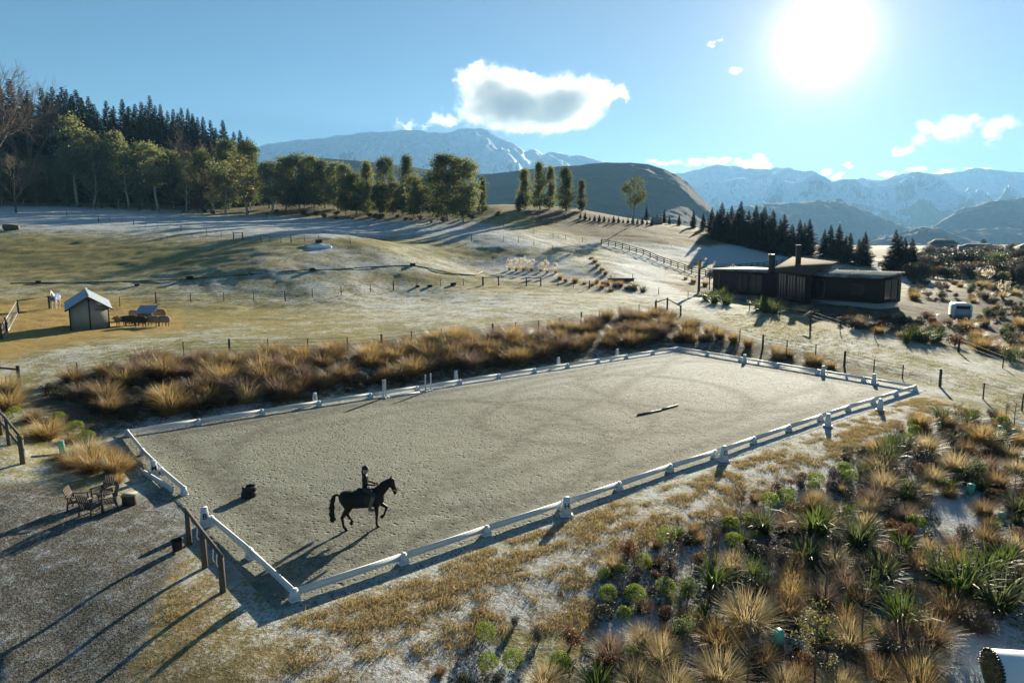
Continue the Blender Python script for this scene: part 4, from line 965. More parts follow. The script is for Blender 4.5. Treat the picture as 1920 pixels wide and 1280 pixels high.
    ft2 = [l0 - n * .7 - e * .5, l1 - n * .7, l1 + n * 6.3, l0 + n * 6.3 - e * .5]; slab('wing_roof', M['frostroof'], ft2, [5.22, 5.17, 5.32, 5.37], [5.38, 5.33, 5.48, 5.53])
    for f0, f1 in ((.03, .14), (.42, .62), (.66, .86)): win(lerp(l0, l1, f0), lerp(l0, l1, f1), 2.4, 4.8, -n, .06, 2)
    for f0 in (.0, .5): 
        q = np.array([*(lerp(l0, l1, f0) - n * .6 - O2), 0]); MB().beam(q + (0, 0, 0), q + (0, 0, 3.0), .12, .12, (0, 1, 0)).build('verandah_post', M['plydark'], t)
    # chimneys
    for px, yt, yb, dd, hw in ((1497, 464, 500, 88, .26), (1447, 482, 508, 84, .30)):
        tp, bt = at_depth(px, yt, dd), at_depth(px, yb, dd); ch = MB().box(((tp + bt) / 2 - o), (hw * 2, hw * 2, tp[2] - bt[2] + .5)).build('chimney', M['plydark'], t)
        MB().box((tp - o) + (0, 0, .30), (hw * 2.3, hw * 2.3, .10)).build('chimney_cap', M['tin'], ch)
    MB().prism([tuple(np.array(f) - O2) for f in (l1 - n * 6, l1 - n * 2 + e * 3, l1 + n * 0 - e * 1, l0 - n * .1, l0 - n * 3)][:4], -.6, -.15).build('deck', M['wood'], t)
house()
# trailer by the house
p = at(1804, 72); p = p; t = thing('horse_trailer', 'white horse trailer with a rounded roof parked right of the house', 'trailer', p, face_cam(p) + .2, None, .86)
prof = [(-.95, .45), (.95, .45), (1.0, .6), (1.0, 1.75), (.9, 2.0), (.65, 2.12), (-.65, 2.12), (-.9, 2.0), (-1.0, 1.75), (-1.0, .6)]
n = len(prof); V = [(x, 0, z) for x, z in prof] + [(x, 2.9, z) for x, z in prof] + [(0, 0, 1.2), (0, 2.9, 1.2)]
MB().add(V, [[i, (i+1) % n, n + (i+1) % n, n + i] for i in range(n)], [[2*n, (i+1) % n, i] for i in range(n)] + [[2*n+1, n + i, n + (i+1) % n] for i in range(n)]).build('body', M['white_paint'], t)
MB().box((0, -.04, .95), (1.7, .06, .95)).build('ramp_door', M['tin'], t); MB().box((0, -.02, 1.68), (1.5, .03, .42)).build('rear_window', M['glass'], t)
for sx in (-1, 1):
    wv = MB().lathe([(0, -.1), (.22, -.1), (.33, -.07), (.33, .07), (.22, .1), (0, .1)], 20); V, F = wv.arr(); V = V[:, [2, 0, 1]] + (sx * 1.02, 1.5, .33); mk('wheel', V, F, M['rubber'], t)
    MB().box((sx * 1.04, 1.5, .72), (.24, .9, .06)).build('mudguard', M['tin'], t); MB().box((sx * .8, -.03, .55), (.2, .04, .1)).build('tail_light', M['redshrub'], t)
# yellow topped post left of the house
p = hit(1310, 550); h = span(p, 488); t = thing('timber_post', 'tall dark post with a yellow block on top left of the house', 'post', p)
MB().tube([(0, 0, -.2), (0, 0, h * .75)], [.20, .16], 9).build('shaft', M['darkwood'], t); MB().box((0, 0, h * .86), (.34, .34, h * .24)).frus((0, 0, h * .98), (.30, .30), (.1, .1), h * .06).build('yellow_head', M['yellow'], t)
# seat by the garden edge
p = hit(1519, 612); t = thing('leaning_post', 'dark post with a slanted brace at the garden edge before the house', 'post', p)
MB().tube([(0, 0, -.1), (0, 0, span(p, 586))], .09, 8).build('upright', M['darkwood'], t); MB().beam((-.75, -.1, .95), (-.02, 0, 1.35), .08, .16).build('brace', M['palewood'], t)
# footbridge
p = hit(1164, 527); t = thing('footbridge', 'low dark timber footbridge where the lane meets the brown grass', 'footbridge', p, .1)
MB().box((0, 0, .42), (4.0, 1.3, .12)).build('deck', M['wood'], t); MB().box((0, -.6, .18), (3.8, .12, .36)).build('beam', M['darkwood'], t); MB().box((0, .6, .18), (3.8, .12, .36)).build('beam', M['darkwood'], t)
for x in (-1.7, 1.7): MB().tube([(x, -.6, 0), (x, -.6, 1.1)], .05, 6).build('post', M['darkwood'], t)
# water tank on the brown hill
p = at(1232, 196); t = thing('water_tank', 'pale grey round water tank on the brown hill', 'water tank', p); r = 9.5 * p[1] / FOC
MB().lathe([(0, -.3), (r, -.3), (r, 1.7), (r * .96, 1.85), (r * .3, 2.05), (0, 2.08)], 26).build('tank_wall', M['concrete'], t, smooth=False); MB().lathe([(0, 2.07), (.35, 2.05), (.35, 2.2), (0, 2.22)], 14).build('lid', M['plydark'], t)
# stump pile at the left, snow heap, tubs and hose
p = hit(21, 431); s = p[1] / FOC; t = thing('cut_log', 'thick cut log lying at the left edge of the far field', 'log', p, .15)
V, F = MB().tube([(-12*s, 0, .55), (0, 0, .58), (13*s, .1, .5)], [.62, .6, .5], 12).arr(); mk('log_bark', V, F, M['bark'], t); MB().tube([(-12*s - .02, 0, .55), (-12*s + .05, 0, .55)], .55, 12).build('cut_end', M['palewood'], t)
p = hit(600, 463); V, Q = sdf_mesh([((-1.6,0,-.2),(1.4,.2,-.2),.5,.45),((-.2,0,.1),(.3,0,.1),.35,.3)], .12, .3); tag(mk('snow_heap', V, Q, M['snow_pile'], loc=p, smooth=True), 'small white heap of snow below the far fence', 'snow heap')
def tub(px, py, r, label):
    p = hit(px, py); t = thing('feed_tub', label, 'feed tub', p, 0, 'black feed tubs in the field')
    MB().lathe([(0, .02), (r*.85, .02), (r, r*.75), (r*1.06, r*.8), (r*.94, r*.78), (r*.8, .08), (0, .08)], 18).build('tub_bowl', M['rubber'], t, smooth=True); MB().lathe([(0, r*.5), (r*.9, r*.5)], 18).build('feed', M['rock'], t)
for a, b, r, l in ((72,530,.34,'black tub left of the shed roof beside the hose'),(257,536,.33,'black tub in the field between the hose and the tin lid'),(356,523,.5,'largest black tub, on the hose line in the field'),(586,507,.4,'black tub at the right part of the hose line'),(774,498,.45,'black tub in the blue hollow at the right end of the hose'),(783,538,.32,'left of two black tubs close together by the paddock fence'),(806,538,.38,'right of two black tubs close together by the paddock fence'),(850,535,.45,'black tub by the fence just left of the left gate frame'),(598,455,.6,'dark tub standing just above the snow heap')): tub(a, b, r, l)
hz_pts = [hit(a, b) for a, b in ((20,532),(72,531),(150,530.5),(256,528),(356,524),(460,516),(540,509),(586,507),(640,505.5),(700,501),(774,498),(800,503),(850,514),(890,517),(905,510))]
o0 = hz_pts[0]; tag(MB().tube([np.array(q) - o0 + (0, 0, .07) for q in hz_pts], .07, 6).build('hose', M['rubber'], loc=o0), 'dark hose lying across the field behind the shed', 'hose')
# wrapped hay bale at the lower right corner
p = hit(1905, 1300); t = thing('hay_bale', 'white wrapped round hay bale opened at one end in the lower right corner', 'hay bale', p, -.12); r = .50
V, F = MB().lathe([(r * .96, 0), (r, .03), (r * 1.01, .6), (r, 1.25), (r * .96, 1.28), (.2, 1.29), (0, 1.29)], 40).arr(); V = V[:, [2, 0, 1]] + (-.55, 0, r); V[:, 2] += .012 * fbm(V[:, 0] * 9, V[:, 1] * 7, 5, 3); mk('plastic_wrap', V, F, M['white_paint'], t, smooth=True)
V, F = MB().lathe([(0, .05), (r * .5, .02), (r * .95, .04)], 30).arr(); V = V[:, [2, 0, 1]] + (-.55, 0, r); mk('bale_core', V, F, M['rock'], t)
rg = np.random.default_rng(3); C = np.stack([rg.uniform(-.62, -.48, 700), rg.normal(0, r * .42, 700), r + rg.normal(0, r * .42, 700)], 1); C = C[np.hypot(C[:, 1], C[:, 2] - r) < r * .97]; V, Q = leaves(C, .12, rg, .16); mk('hay', V, Q, M['hay'], t)
m = MB()
for i in range(26):
    a0 = PI * (-.05 + 1.1 * i / 25); q0 = np.array([-.55 - .12 - .06 * math.sin(i * 2.1), math.cos(a0) * r * 1.02, r + math.sin(a0) * r * 1.0]); q0 = lerp(np.array([-.56, math.cos(a0) * r, r + math.sin(a0) * r]), q0, .35); m.tube([np.array([-.54, math.cos(a0) * r * .99, r + math.sin(a0) * r * .99]), q0], [.03, .012], 5)
m.build('torn_edge', M['darkwrap'], t)
# far buildings
def far_house(px, d, w, h, label, rh=1.6):
    p = at(px, d); t = thing('far_house', label, 'house', p, R.uniform(-.2, .2))
    h *= .8; MB().box((0, 0, h/2 - .5), (w, 7, h + 1)).build('wall', M['grey_house'], t)
    MB().add([(-w/2-.4,-4,h),(w/2+.4,-4,h),(w/2+.4,4,h),(-w/2-.4,4,h),(-w/2+1.5,0,h+rh),(w/2-1.5,0,h+rh)], [[0,1,5,4],[2,3,4,5],[0,3,2,1]], [[1,2,5],[3,0,4]]).build('roof', M['dark_roof'], t)
    for x in (-.28, 0, .28): MB().box((x * w, -3.53, h * .55), (w * .13, .06, h * .35)).build('window', M['glass'], t)
    MB().box((w * .2, .3, h + rh * .8), (.8, .8, 1.6)).build('chimney', M['dark_roof'], t)
far_house(1766, 330, 10, 4.2, 'distant grey house with a chimney left of the other far roof', 2.2)
far_house(1832, 320, 13, 2.6, 'distant long low grey house behind the bushes on the right')
far_house(1738, 250, 5.5, 1.8, 'small pale shed in front of the distant houses', .8)
far_house(1925, 240, 5, 4.0, 'distant dark building at the right edge of the view')
# ------------------------------------------------------------------ animals and rider
def horse_prims(pose):
    P = []
    a = P.append
    a(((-.50,0,1.09),(.30,0,1.06),.31,.30,.06,1.0)); a(((-.62,0,1.17),(-.50,0,1.15),.26,.27,.06,1.02)); a(((.36,0,1.10),(.50,0,1.02),.27,.24,.06,.95))
    a(((.30,0,1.30),(.12,0,1.30),.13,.12,.08,.7)); a(((-.30,0,.99),(.15,0,.96),.23,.22,.07,1.0))
    hx, hz = pose['poll']; a(((.46,0,1.20),(lerp(.5,hx,.55),0,lerp(1.2,hz,.62)),.25,.175,.06,.72)); a(((lerp(.5,hx,.5),0,lerp(1.25,hz,.62)),(hx,0,hz),.17,.115,.05,.68))
    mx, mz = pose['nose']; a(((hx+.02,0,hz-.02),(lerp(hx,mx,.45),0,lerp(hz,mz,.45)),.105,.09,.03,.75)); a(((lerp(hx,mx,.4),0,lerp(hz,mz,.4)),(mx,0,mz),.085,.062,.03,.75)); a(((hx+.0,0,hz-.12),(lerp(hx,mx,.4)-.03,0,lerp(hz,mz,.4)-.02),.09,.07,.03,.7))
    for s in (-1, 1): a(((hx-.01,s*.055,hz+.08),(hx+.02,s*.065,hz+.20),.032,.008,.015))
    for s, (el, kn, fe, ho) in zip((-1, 1), pose['front']):
        y = s * .15; a(((.42,y,1.02),(el[0],y,el[1]),.15,.10,.05)); a(((el[0],y,el[1]),(kn[0],y*.95,kn[1]),.088,.055,.03)); a(((kn[0],y*.95,kn[1]),(fe[0],y*.9,fe[1]),.050,.036,.02)); a(((fe[0],y*.9,fe[1]),(ho[0],y*.9,ho[1]+.04),.042,.052,.02)); a(((ho[0],y*.9,ho[1]+.04),(ho[0]+.02,y*.9,ho[1]+.015),.052,.058,.01))
    for s, (st, hk, fe, ho) in zip((-1, 1), pose['hind']):
        y = s * .16; a(((-.62,y*.8,1.12),(st[0],y,st[1]),.20,.13,.06)); a(((st[0],y,st[1]),(hk[0],y*.95,hk[1]),.115,.06,.04)); a(((hk[0],y*.95,hk[1]),(fe[0],y*.9,fe[1]),.056,.037,.02)); a(((fe[0],y*.9,fe[1]),(ho[0],y*.9,ho[1]+.04),.043,.052,.02)); a(((ho[0],y*.9,ho[1]+.04),(ho[0]+.02,y*.9,ho[1]+.015),.053,.06,.01))
    return P
WALK = dict(poll=(1.00,1.66), nose=(1.13,1.19), front=[((.44,.82),(.44,.46),(.42,.15),(.46,.0)), ((.52,.84),(.82,.62),(.72,.34),(.62,.24))], hind=[((-.55,.83),(-.78,.50),(-.74,.15),(-.66,.0)), ((-.48,.83),(-.60,.50),(-.42,.22),(-.48,.11))])
STAND = dict(poll=(.86,1.74), nose=(1.14,1.36), front=[((.44,.82),(.46,.46),(.46,.13),(.48,.0)), ((.44,.82),(.42,.46),(.40,.13),(.42,.0))], hind=[((-.55,.83),(-.80,.50),(-.78,.15),(-.72,.0)), ((-.52,.83),(-.74,.50),(-.70,.15),(-.64,.0))])
hoofL, hoofR = at_z(650, 992, 0), at_z(717, 985, 0); dirv = hoofR - hoofL; hyaw = math.atan2(dirv[1], dirv[0]); hpos = lerp(hoofL, hoofR, .5)
hsc = np.linalg.norm(dirv) / 1.17
print('horse scale', hsc, 'dist', hpos[1])
hsc = .88
ht_ = thing('horse', 'dark bay horse walking across the sand under its rider', 'horse', (hpos[0], hpos[1], .015), hyaw, None, hsc)
V, Q = sdf_mesh(horse_prims(WALK), .018); V[:, 2] = np.maximum(V[:, 2], 0); mk('horse_body', V, Q, M['horse'], ht_, smooth=True)
# hair: tail and mane as strands
def strands(name, roots, path, n, w, spread, parent, mat, rng=R):
    V, Q = [], []
    for i in range(n):
        r0 = np.array(roots(i / n)); pts = [r0 + np.array(q) + rng.normal(0, spread * (.3 + k / len(path)), 3) * (1, .8, .6) for k, q in enumerate(path)]
        s = np.array([rng.normal(), rng.normal(), 0.]); s /= np.linalg.norm(s); b = len(V)
        for k, q in enumerate(pts): ww = w * (1 - .6 * k / len(pts)); V += [q - s * ww, q + s * ww]
        Q += [[b+2*k, b+2*k+1, b+2*k+3, b+2*k+2] for k in range(len(pts) - 1)]
    mk(name, np.array(V), np.array(Q), mat, parent)
strands('tail', lambda u: (-.84, 0, 1.24), [(0,0,0),(-.08,0,.08),(-.18,0,.05),(-.25,0,-.12),(-.28,0,-.40),(-.29,0,-.66),(-.27,0,-.88)], 170, .016, .045, ht_, M['hair'])
strands('mane', lambda u: (lerp(.40, 1.0, u), 0, lerp(1.40, 1.74, u ** .8)), [(0,0,0),(-.015,-.05,.0),(-.02,-.09,-.07),(-.02,-.10,-.14)], 120, .012, .008, ht_, M['hair'])
# tack
V, Q = sdf_mesh([((-.12,0,1.385),(.14,0,1.36),.10,.10,.05,1.1),((-.17,0,1.42),(-.14,0,1.44),.075,.06,.04,1.5),((.16,0,1.37),(.22,0,1.44),.07,.05,.04,1.2)], .02, .05); sd_ = mk('saddle', V, Q, M['saddle'], ht_, smooth=True)
for s in (-1, 1):
    MB().add([(-.04, s*.295, 1.28), (.28, s*.285, 1.28), (.36, s*.315, .98), (.22, s*.325, .86), (.06, s*.325, .90)], None, [[0,1,2],[0,2,3],[0,3,4]]).build('saddle_flap', M['saddle'], sd_)
    MB().tube([(.18, s*.335, 1.0), (.20, s*.35, .70)], .012, 5).build('stirrup_leather', M['saddle'], sd_)
    MB().tube([(.21+.06*math.cos(q), s*.37, .64+.07*math.sin(q)) for q in np.linspace(0, 2*PI, 12)], .012, 5).build('stirrup_iron', M['tin'], sd_)
pv = []
for i in range(13):
    a_ = -1.15 + 2.3 * i / 12; r_ = .327; pv += [(-.34, r_*math.sin(a_)*1.03, 1.09 + r_*math.cos(a_)), (.28, r_*math.sin(a_)*1.03, 1.07 + r_*math.cos(a_)*1.03)]
for s, o_ in ((0, 0), (12, 24)): pv[o_] = (pv[o_][0], pv[o_][1]*1.04, .86); pv[o_+1] = (pv[o_+1][0], pv[o_+1][1]*1.06, .86)
MB().add(pv, [[2*i, 2*i+1, 2*i+3, 2*i+2] for i in range(12)]).build('saddle_cloth', M['pad'], ht_)
MB().tube([(.12 + .0*q, .312*math.cos(q), 1.06 + .312*math.sin(q)) for q in np.linspace(-PI, 0, 14)], .02, 5).build('girth', M['saddle'], ht_)
br = MB()
for s in (-1, 1):
    br.tube([(1.02, s*.02, 1.745), (1.04, s*.078, 1.62), (1.14, s*.075, 1.42), (1.20, s*.05, 1.27)], .009, 4)
br.tube([(1.215, .068*math.cos(q), 1.335 + .05*math.sin(q)) for q in np.linspace(0, 2*PI, 14)], .009, 4)
br.tube([(1.09, .075*math.cos(q), 1.63 + .04*math.sin(q)) for q in np.linspace(0, 2*PI, 14)], .009, 4); br.build('bridle', M['saddle'], ht_)
rn = MB()
for s in (-1, 1): rn.tube([(1.19, s*.05, 1.27), (.85, s*.19, 1.42), (.50, s*.07, 1.59)], .009, 4)
rn.build('reins', M['saddle'], ht_)

# rider: one continuous body, clothes coloured by region, helmet and boots apart
S0 = np.array([.08, 0, 1.475])
rp = []; A = rp.append
A((S0 + (0,-.075,.02), S0 + (0,.075,.02), .105, .105, .04)); A((S0 + (0,0,.05), S0 + (.0,0,.26), .115, .105, .05, 1.15)); A((S0 + (0,0,.28), S0 + (.005,0,.42), .115, .115, .05, 1.35)); A((S0 + (.0,-.145,.475), S0 + (.0,.145,.475), .062, .062, .05)); A((S0 + (.005,0,.48), S0 + (.02,0,.60), .052, .048, .03))
A((S0 + (.035,0,.685), S0 + (.05,0,.62), .088, .062, .03, .86)); A((S0 + (.02,0,.71), S0 + (.0,0,.70), .092, .085, .03, .85)); A((S0 + (.125,0,.665), S0 + (.135,0,.645), .011, .017, .012)); A((S0 + (.105,0,.615), S0 + (.10,0,.60), .022, .026, .015))
for s in (-1, 1):
    A((S0 + (.02,s*.085,.665), S0 + (.0,s*.092,.64), .017, .013, .006))
    A((S0 + (0,s*.185,.465), S0 + (.05,s*.225,.20), .058, .045, .03)); A((S0 + (.05,s*.225,.20), S0 + (.33,s*.10,.115), .043, .031, .02)); A((S0 + (.33,s*.10,.115), S0 + (.41,s*.075,.115), .033, .034, .02))
    A((S0 + (.0,s*.12,.0), S0 + (.26,s*.32,-.19), .105, .075, .05)); A((S0 + (.26,s*.32,-.19), S0 + (.13,s*.355,-.55), .070, .048, .03)); A((S0 + (.13,s*.355,-.55), S0 + (.12,s*.355,-.66), .046, .042, .02)); A((S0 + (.11,s*.355,-.68), S0 + (.24,s*.375,-.72), .045, .036, .03))
V, Q = sdf_mesh(rp, .014, .03)
hv = []
for s in (-1, 1):
    w0 = S0 + np.array([.40, s*.075, .115])
    for f, (dy, L_) in enumerate(((.030, .055), (.012, .065), (-.008, .060), (-.026, .048))):
        b_ = w0 + (.02, 0, dy); m1 = b_ + (.045, -s*.006, -.002); m2 = m1 + (.012, -s*.028, -.002); m3 = m2 + (-.018*L_/.06, -s*.016, .0)
        hv.append(sdf_mesh([(b_, m1, .0095, .009), (m1, m2, .009, .0085), (m2, m3, .0085, .007)], .005, .004, .02))
    tb = w0 + (.0, -s*.02, .030); hv.append(sdf_mesh([(tb, tb + (.035, -s*.018, .022), .011, .0095), (tb + (.035, -s*.018, .022), tb + (.06, -s*.012, .012), .0095, .008)], .005, .004, .02))
VV_, QQ_, off = [V], [Q], len(V)
for v, q in hv: VV_.append(v); QQ_.append(q + off); off += len(v)
V = np.concatenate(VV_); Q = np.concatenate(QQ_); c = V[Q].mean(1) - S0
fm = np.full(len(Q), 1)
fm[(c[:, 2] < .03) & (c[:, 0] < .5)] = 2
fm[(c[:, 2] > .545) & (np.abs(c[:, 1]) < .13)] = 0; fm[(c[:, 0] > .345) & (c[:, 2] > .05) & (c[:, 2] < .2)] = 0
rd = thing('rider', 'person in a black jacket and riding helmet sitting upright on the dark horse', 'person', (hpos[0], hpos[1], .015), hyaw, None, hsc); rd.name = 'person'
mk('body', V, Q, [M['skin'], M['jacket'], M['breeches']], rd, fm, True)
V, Q = sdf_mesh([(S0 + (.015,0,.735), S0 + (.0,0,.725), .108, .108, .02, .88)], .014, .02); k = V[:, 2] < S0[2] + .69; V[k, 2] = S0[2] + .69; mk('helmet', V, Q, M['black'], rd, smooth=True)
V, Q = sdf_mesh([(S0 + (.10,-.05,.715), S0 + (.10,.05,.715), .03, .03, .02), (S0 + (.135,-.03,.705), S0 + (.135,.03,.705), .015, .015, .02)], .012, .02); mk('helmet_peak', V, Q, M['black'], rd, smooth=True)
V, Q = sdf_mesh([(S0 + (-.09,0,.64), S0 + (-.085,0,.50), .035, .03, .02)], .012, .02); mk('hair', V, Q, M['hair'], rd, smooth=True)
for s in (-1, 1):
    V, Q = sdf_mesh([(S0 + (.225,s*.335,-.27), S0 + (.13,s*.36,-.56), .079, .056, .02), (S0 + (.13,s*.36,-.56), S0 + (.115,s*.36,-.68), .054, .05, .02), (S0 + (.10,s*.36,-.70), S0 + (.255,s*.378,-.735), .050, .040, .03)], .013, .02); mk('boot', V, Q, M['boot'], rd, smooth=True)

# white horse in a blue rug
p = hit(104, 579); sc_ = span(p, 540) / 1.96; wh = thing('horse', 'white horse in a blue rug standing behind the rail and facing us', 'horse', p, face_cam(p) - PI/2 - .30, None, sc_)
V, Q = sdf_mesh(horse_prims(STAND), .022); mk('horse_body', V, Q, M['white_coat'], wh, smooth=True)
V, Q = sdf_mesh([((-.60,0,1.14),(.34,0,1.06),.315,.30,.06,1.0),((-.5,0,.98),(.25,0,.95),.29,.28,.06,1.02),((.36,0,1.10),(.50,0,1.04),.285,.262,.06,.95)], .03, .06); k = V[:, 2] < .80; V[k, 2] = .80; mk('rug', V, Q, M['rug'], wh, smooth=True)
strands('tail', lambda u: (-.86, 0, 1.2), [(0,0,0),(-.08,0,-.05),(-.12,0,-.3),(-.12,0,-.6)], 50, .014, .03, wh, M['white_coat'])
strands('mane', lambda u: (lerp(.40, .85, u), 0, lerp(1.40, 1.85, u ** .8)), [(0,0,0),(-.015,.05,.0),(-.02,.09,-.07),(-.02,.10,-.14)], 60, .012, .008, wh, M['white_coat'])
# sheep
def sheep_mesh(head_down=False, body=.30):
    hx, hz, nx, nz = (.62,.78,.80,.66) if not head_down else (.62,.50,.76,.28)
    b = [((-.38,0,.62),(.30,0,.62),body,body*.95,.06,.95), ((.30,0,.66),(hx-.06,0,hz),.16,.10,.06,.85)]
    f = [((hx-.03,0,hz),(nx,0,nz),.09,.055,.03,.8)]
    for s in (-1, 1): f.append(((hx-.05,s*.06,hz+.03),(hx-.06,s*.17,hz+.0),.03,.018,.01))
    for x, s in ((-.42,-1),(-.40,1),(.28,-1),(.32,1)): f += [((x,s*.14,.50),(x+(.04 if x<0 else 0)-.02,s*.14,.26),.085,.04,.03), ((x+(.02 if x<0 else -.02),s*.14,.26),(x,s*.14,.03),.038,.032,.02)]
    f.append(((-.62,0,.66),(-.70,0,.46),.05,.03,.02))
    return sdf_mesh(b + f, .026, .04)
SH = {h: sheep_mesh(h) for h in (False, True)}
for px, py, rz, wool, hd, lab in ((300,598,2.9,'wool_tan',True,'tan sheep behind the feeder, its rump to the right'),(254,600,-.4,'wool_grey',True,'pale sheep feeding at the left side of the tin lid'),(227,611,-1.9,'wool_tan',False,'tan sheep at the left end of the flock beside the shed'),(243,611,-2.4,'wool_dark',False,'dark sheep next to the leftmost tan one'),(263,613,2.95,'wool_dark',True,'dark brown sheep in the middle of the front row'),(287,612,3.0,'wool_grey',True,'grey sheep right of the dark brown one in the front row'),(307,612,2.8,'wool_grey',True,'grey sheep at the right end of the front row'),(275,606,.5,'wool_tan',True,'tan sheep half hidden under the tin lid')):
    p = hit(px, py); V, Q = SH[hd]; t = thing('sheep', lab, 'sheep', p, rz, 'sheep gathered round the hay feeder'); mk('sheep_body', V, Q, M[wool], t, smooth=True); t.scale = (1.05,)*3
# ------------------------------------------------------------------ vegetation
TAGQ = []    # (object, kind phrase, landmark set)
def q_(o, phrase, lms): TAGQ.append((o, phrase, lms)); return o
def bank_up(pts): return pts
_cache = {}
def proto(key, fn):
    if key not in _cache: _cache[key] = fn()
    return _cache[key]
def inst(me, name, p, rz, sc, cat, group):
    o = bpy.data.objects.new(name, me); COL.objects.link(o); o.location = p; o.rotation_euler = (0, 0, rz); o.scale = sc if isinstance(sc, tuple) else (sc,)*3
    return tag(o, None, cat, group)
def mesh_only(name, V, Q, mats, fm=None, smooth=False):
    o = mk(name, V, Q, mats, fm=fm, smooth=smooth, link=False); me = o.data; bpy.data.objects.remove(o); return me
WIND = (-.05, .02)
def tuss_mesh(mat, k):
    rg = np.random.default_rng(100 + k)
    a = blades(520, .2, (.6, 1.02), (.02, .66), (.3, 1.3), .020, 3, rg, wind=WIND); b = blades(260, .24, (.4, .8), (.5, 1.25), (.3, .9), .020, 3, rg)
    return mesh_only('tussock', np.concatenate([a[0], b[0]]), np.concatenate([a[1], b[1] + len(a[0])]), M[mat])
def flax_mesh(mat, k):
    rg = np.random.default_rng(200 + k)
    a = blades(85, .22, (.8, 1.35), (.03, .55), (.2, 1.5), .062, 4, rg, taper=.7); b = blades(55, .28, (.6, 1.0), (.5, 1.1), (.4, 1.5), .06, 4, rg, taper=.7)
    return mesh_only('flax', np.concatenate([a[0], b[0]]), np.concatenate([a[1], b[1] + len(a[0])]), M[mat])
def hebe_mesh(mat, k, n=1700, sz=.062):
    rg = np.random.default_rng(300 + k); P, d = shell(n, (.5, .5, .46), rg, .72, -.55)
    P = P * (1 + .10 * fbm(d[:, 0] * 2.6 + k, d[:, 1] * 2.6 + d[:, 2] * 2, k, 3))[:, None] + (0, 0, .36); P[:, 2] = np.maximum(P[:, 2], .01)
    V, Q = leaves(P, sz, rg, .55, d); return mesh_only('round_shrub', V, Q, M[mat])
def shrub_mesh(mat, k, n=1300, sz=.075, tall=1.0):
    rg = np.random.default_rng(400 + k); V, Q, off = [], [], 0; Ps, Ds = [], []
    for i in range(8):
        a = rg.uniform(0, 2*PI); r = rg.uniform(0, .32); c = np.array([r*math.cos(a), r*math.sin(a), rg.uniform(.22, .55) * tall]); s = rg.uniform(.18, .30)
        P, d = shell(n // 8, (s, s, s * 1.05), rg, .35, -1); Ps.append(P + c); Ds.append(d)
    P = np.concatenate(Ps); P[:, 2] = np.maximum(P[:, 2], .02); V, Q = leaves(P, sz, rg, .45); m = MB(); m.add(V, Q); nl_ = len(Q)
    for i in range(10): a = rg.uniform(0, 2*PI); m.tube([(0, 0, 0), (.2*math.cos(a), .2*math.sin(a), .3*tall), (.38*math.cos(a), .38*math.sin(a), .62*tall)], [.016, .01, .004], 3, False)
    V, F = m.arr(); return mesh_only('shrub', V, F, [M[mat], M['twig']], np.array([0]*nl_ + [1]*(len(F[0]) - nl_)))
def twig_arr(rg, H, spread, n0, depth=3, r0=.02, up=.5):
    m = MB()
    def grow(p, d, L, r, k):
        q = p + d * L * .5 + rg.normal(0, .03*L, 3); e = q + (d + rg.normal(0, .12, 3)) * L * .5; m.tube([p, q, e], [r, r*.8, r*.55], 4 if r > .03 else 3, False)
        if k:
            for j in range(n0):
                dd = d + rg.normal(0, spread, 3); dd[2] += up * .3; dd /= np.linalg.norm(dd); f = rg.uniform(.35, 1); grow(p + (e - p) * f, dd, L * rg.uniform(.5, .75), r * .55, k - 1)
    grow(np.zeros(3), np.array([rg.normal(0, .08), rg.normal(0, .08), 1.]), H * .45, r0, depth)
    return m
def twig_mesh(k, H=1.0):
    rg = np.random.default_rng(500 + k); m = MB()
    for i in range(4):
        t = twig_arr(rg, H * rg.uniform(.8, 1.1), .5, 4, 3, .012); V, F = t.arr(); m.add(V + (rg.normal(0, .08), rg.normal(0, .08), 0), F[0])
    V, F = m.arr(); return mesh_only('twiggy_shrub', V, F, M['twig'])
TM = ['tuss', 'tussdark', 'tusspale', 'tussgrey']; TN = {'tuss': 'golden', 'tussdark': 'brown', 'tusspale': 'pale straw', 'tussgrey': 'grey brown'}
def tuss(p, w, mat, lms, group, where=''):
    k = int(R.integers(4)); o = inst(proto(('t', mat, k), lambda: tuss_mesh(mat, k)), 'tussock', p, R.uniform(0, 6.28), (w * .92 * (1 if where else .84), w * .92 * (1 if where else .84), w * .80 * R.uniform(.75, 1.2) * (1 if where else .84)), 'tussock', group)
    sz = 'small ' if w < .75 else ('large ' if w > 1.3 else '')
    q_(o, f'{sz}{TN[mat]} tussock{where}', lms); return o
def flx(p, w, mat, lms, where=''):
    k = int(R.integers(3)); o = inst(proto(('f', mat, k), lambda: flax_mesh(mat, k)), 'flax', p, R.uniform(0, 6.28), (w * .60,) * 3, 'flax', 'flax clumps')
    q_(o, f'{"large " if w > 1.5 else ""}{"bright green" if mat == "flax" else "grey green"} flax clump{where}', lms); return o
def shr(p, w, mat, lms, name='shrub', phrase='dark low shrub', group='low shrubs', h=1.0, round_=False):
    k = int(R.integers(3))
    me = proto(('h', mat, k), lambda: hebe_mesh(mat, k)) if round_ else proto(('s', mat, k), lambda: shrub_mesh(mat, k))
    o = inst(me, name, p, R.uniform(0, 6.28), (w * .95, w * .95, w * .95 * h), 'shrub', group); q_(o, phrase, lms); return o
placed = []
def free(p, r):
    for x, y, s in placed:
        if (x - p[0]) ** 2 + (y - p[1]) ** 2 < (r + s) ** 2 * .42: return False
    return True
def put(p, w): placed.append((p[0], p[1], w / 2))
def wpx(px, by, w): p = hit(px, by); return p, w * p[1] / FOC

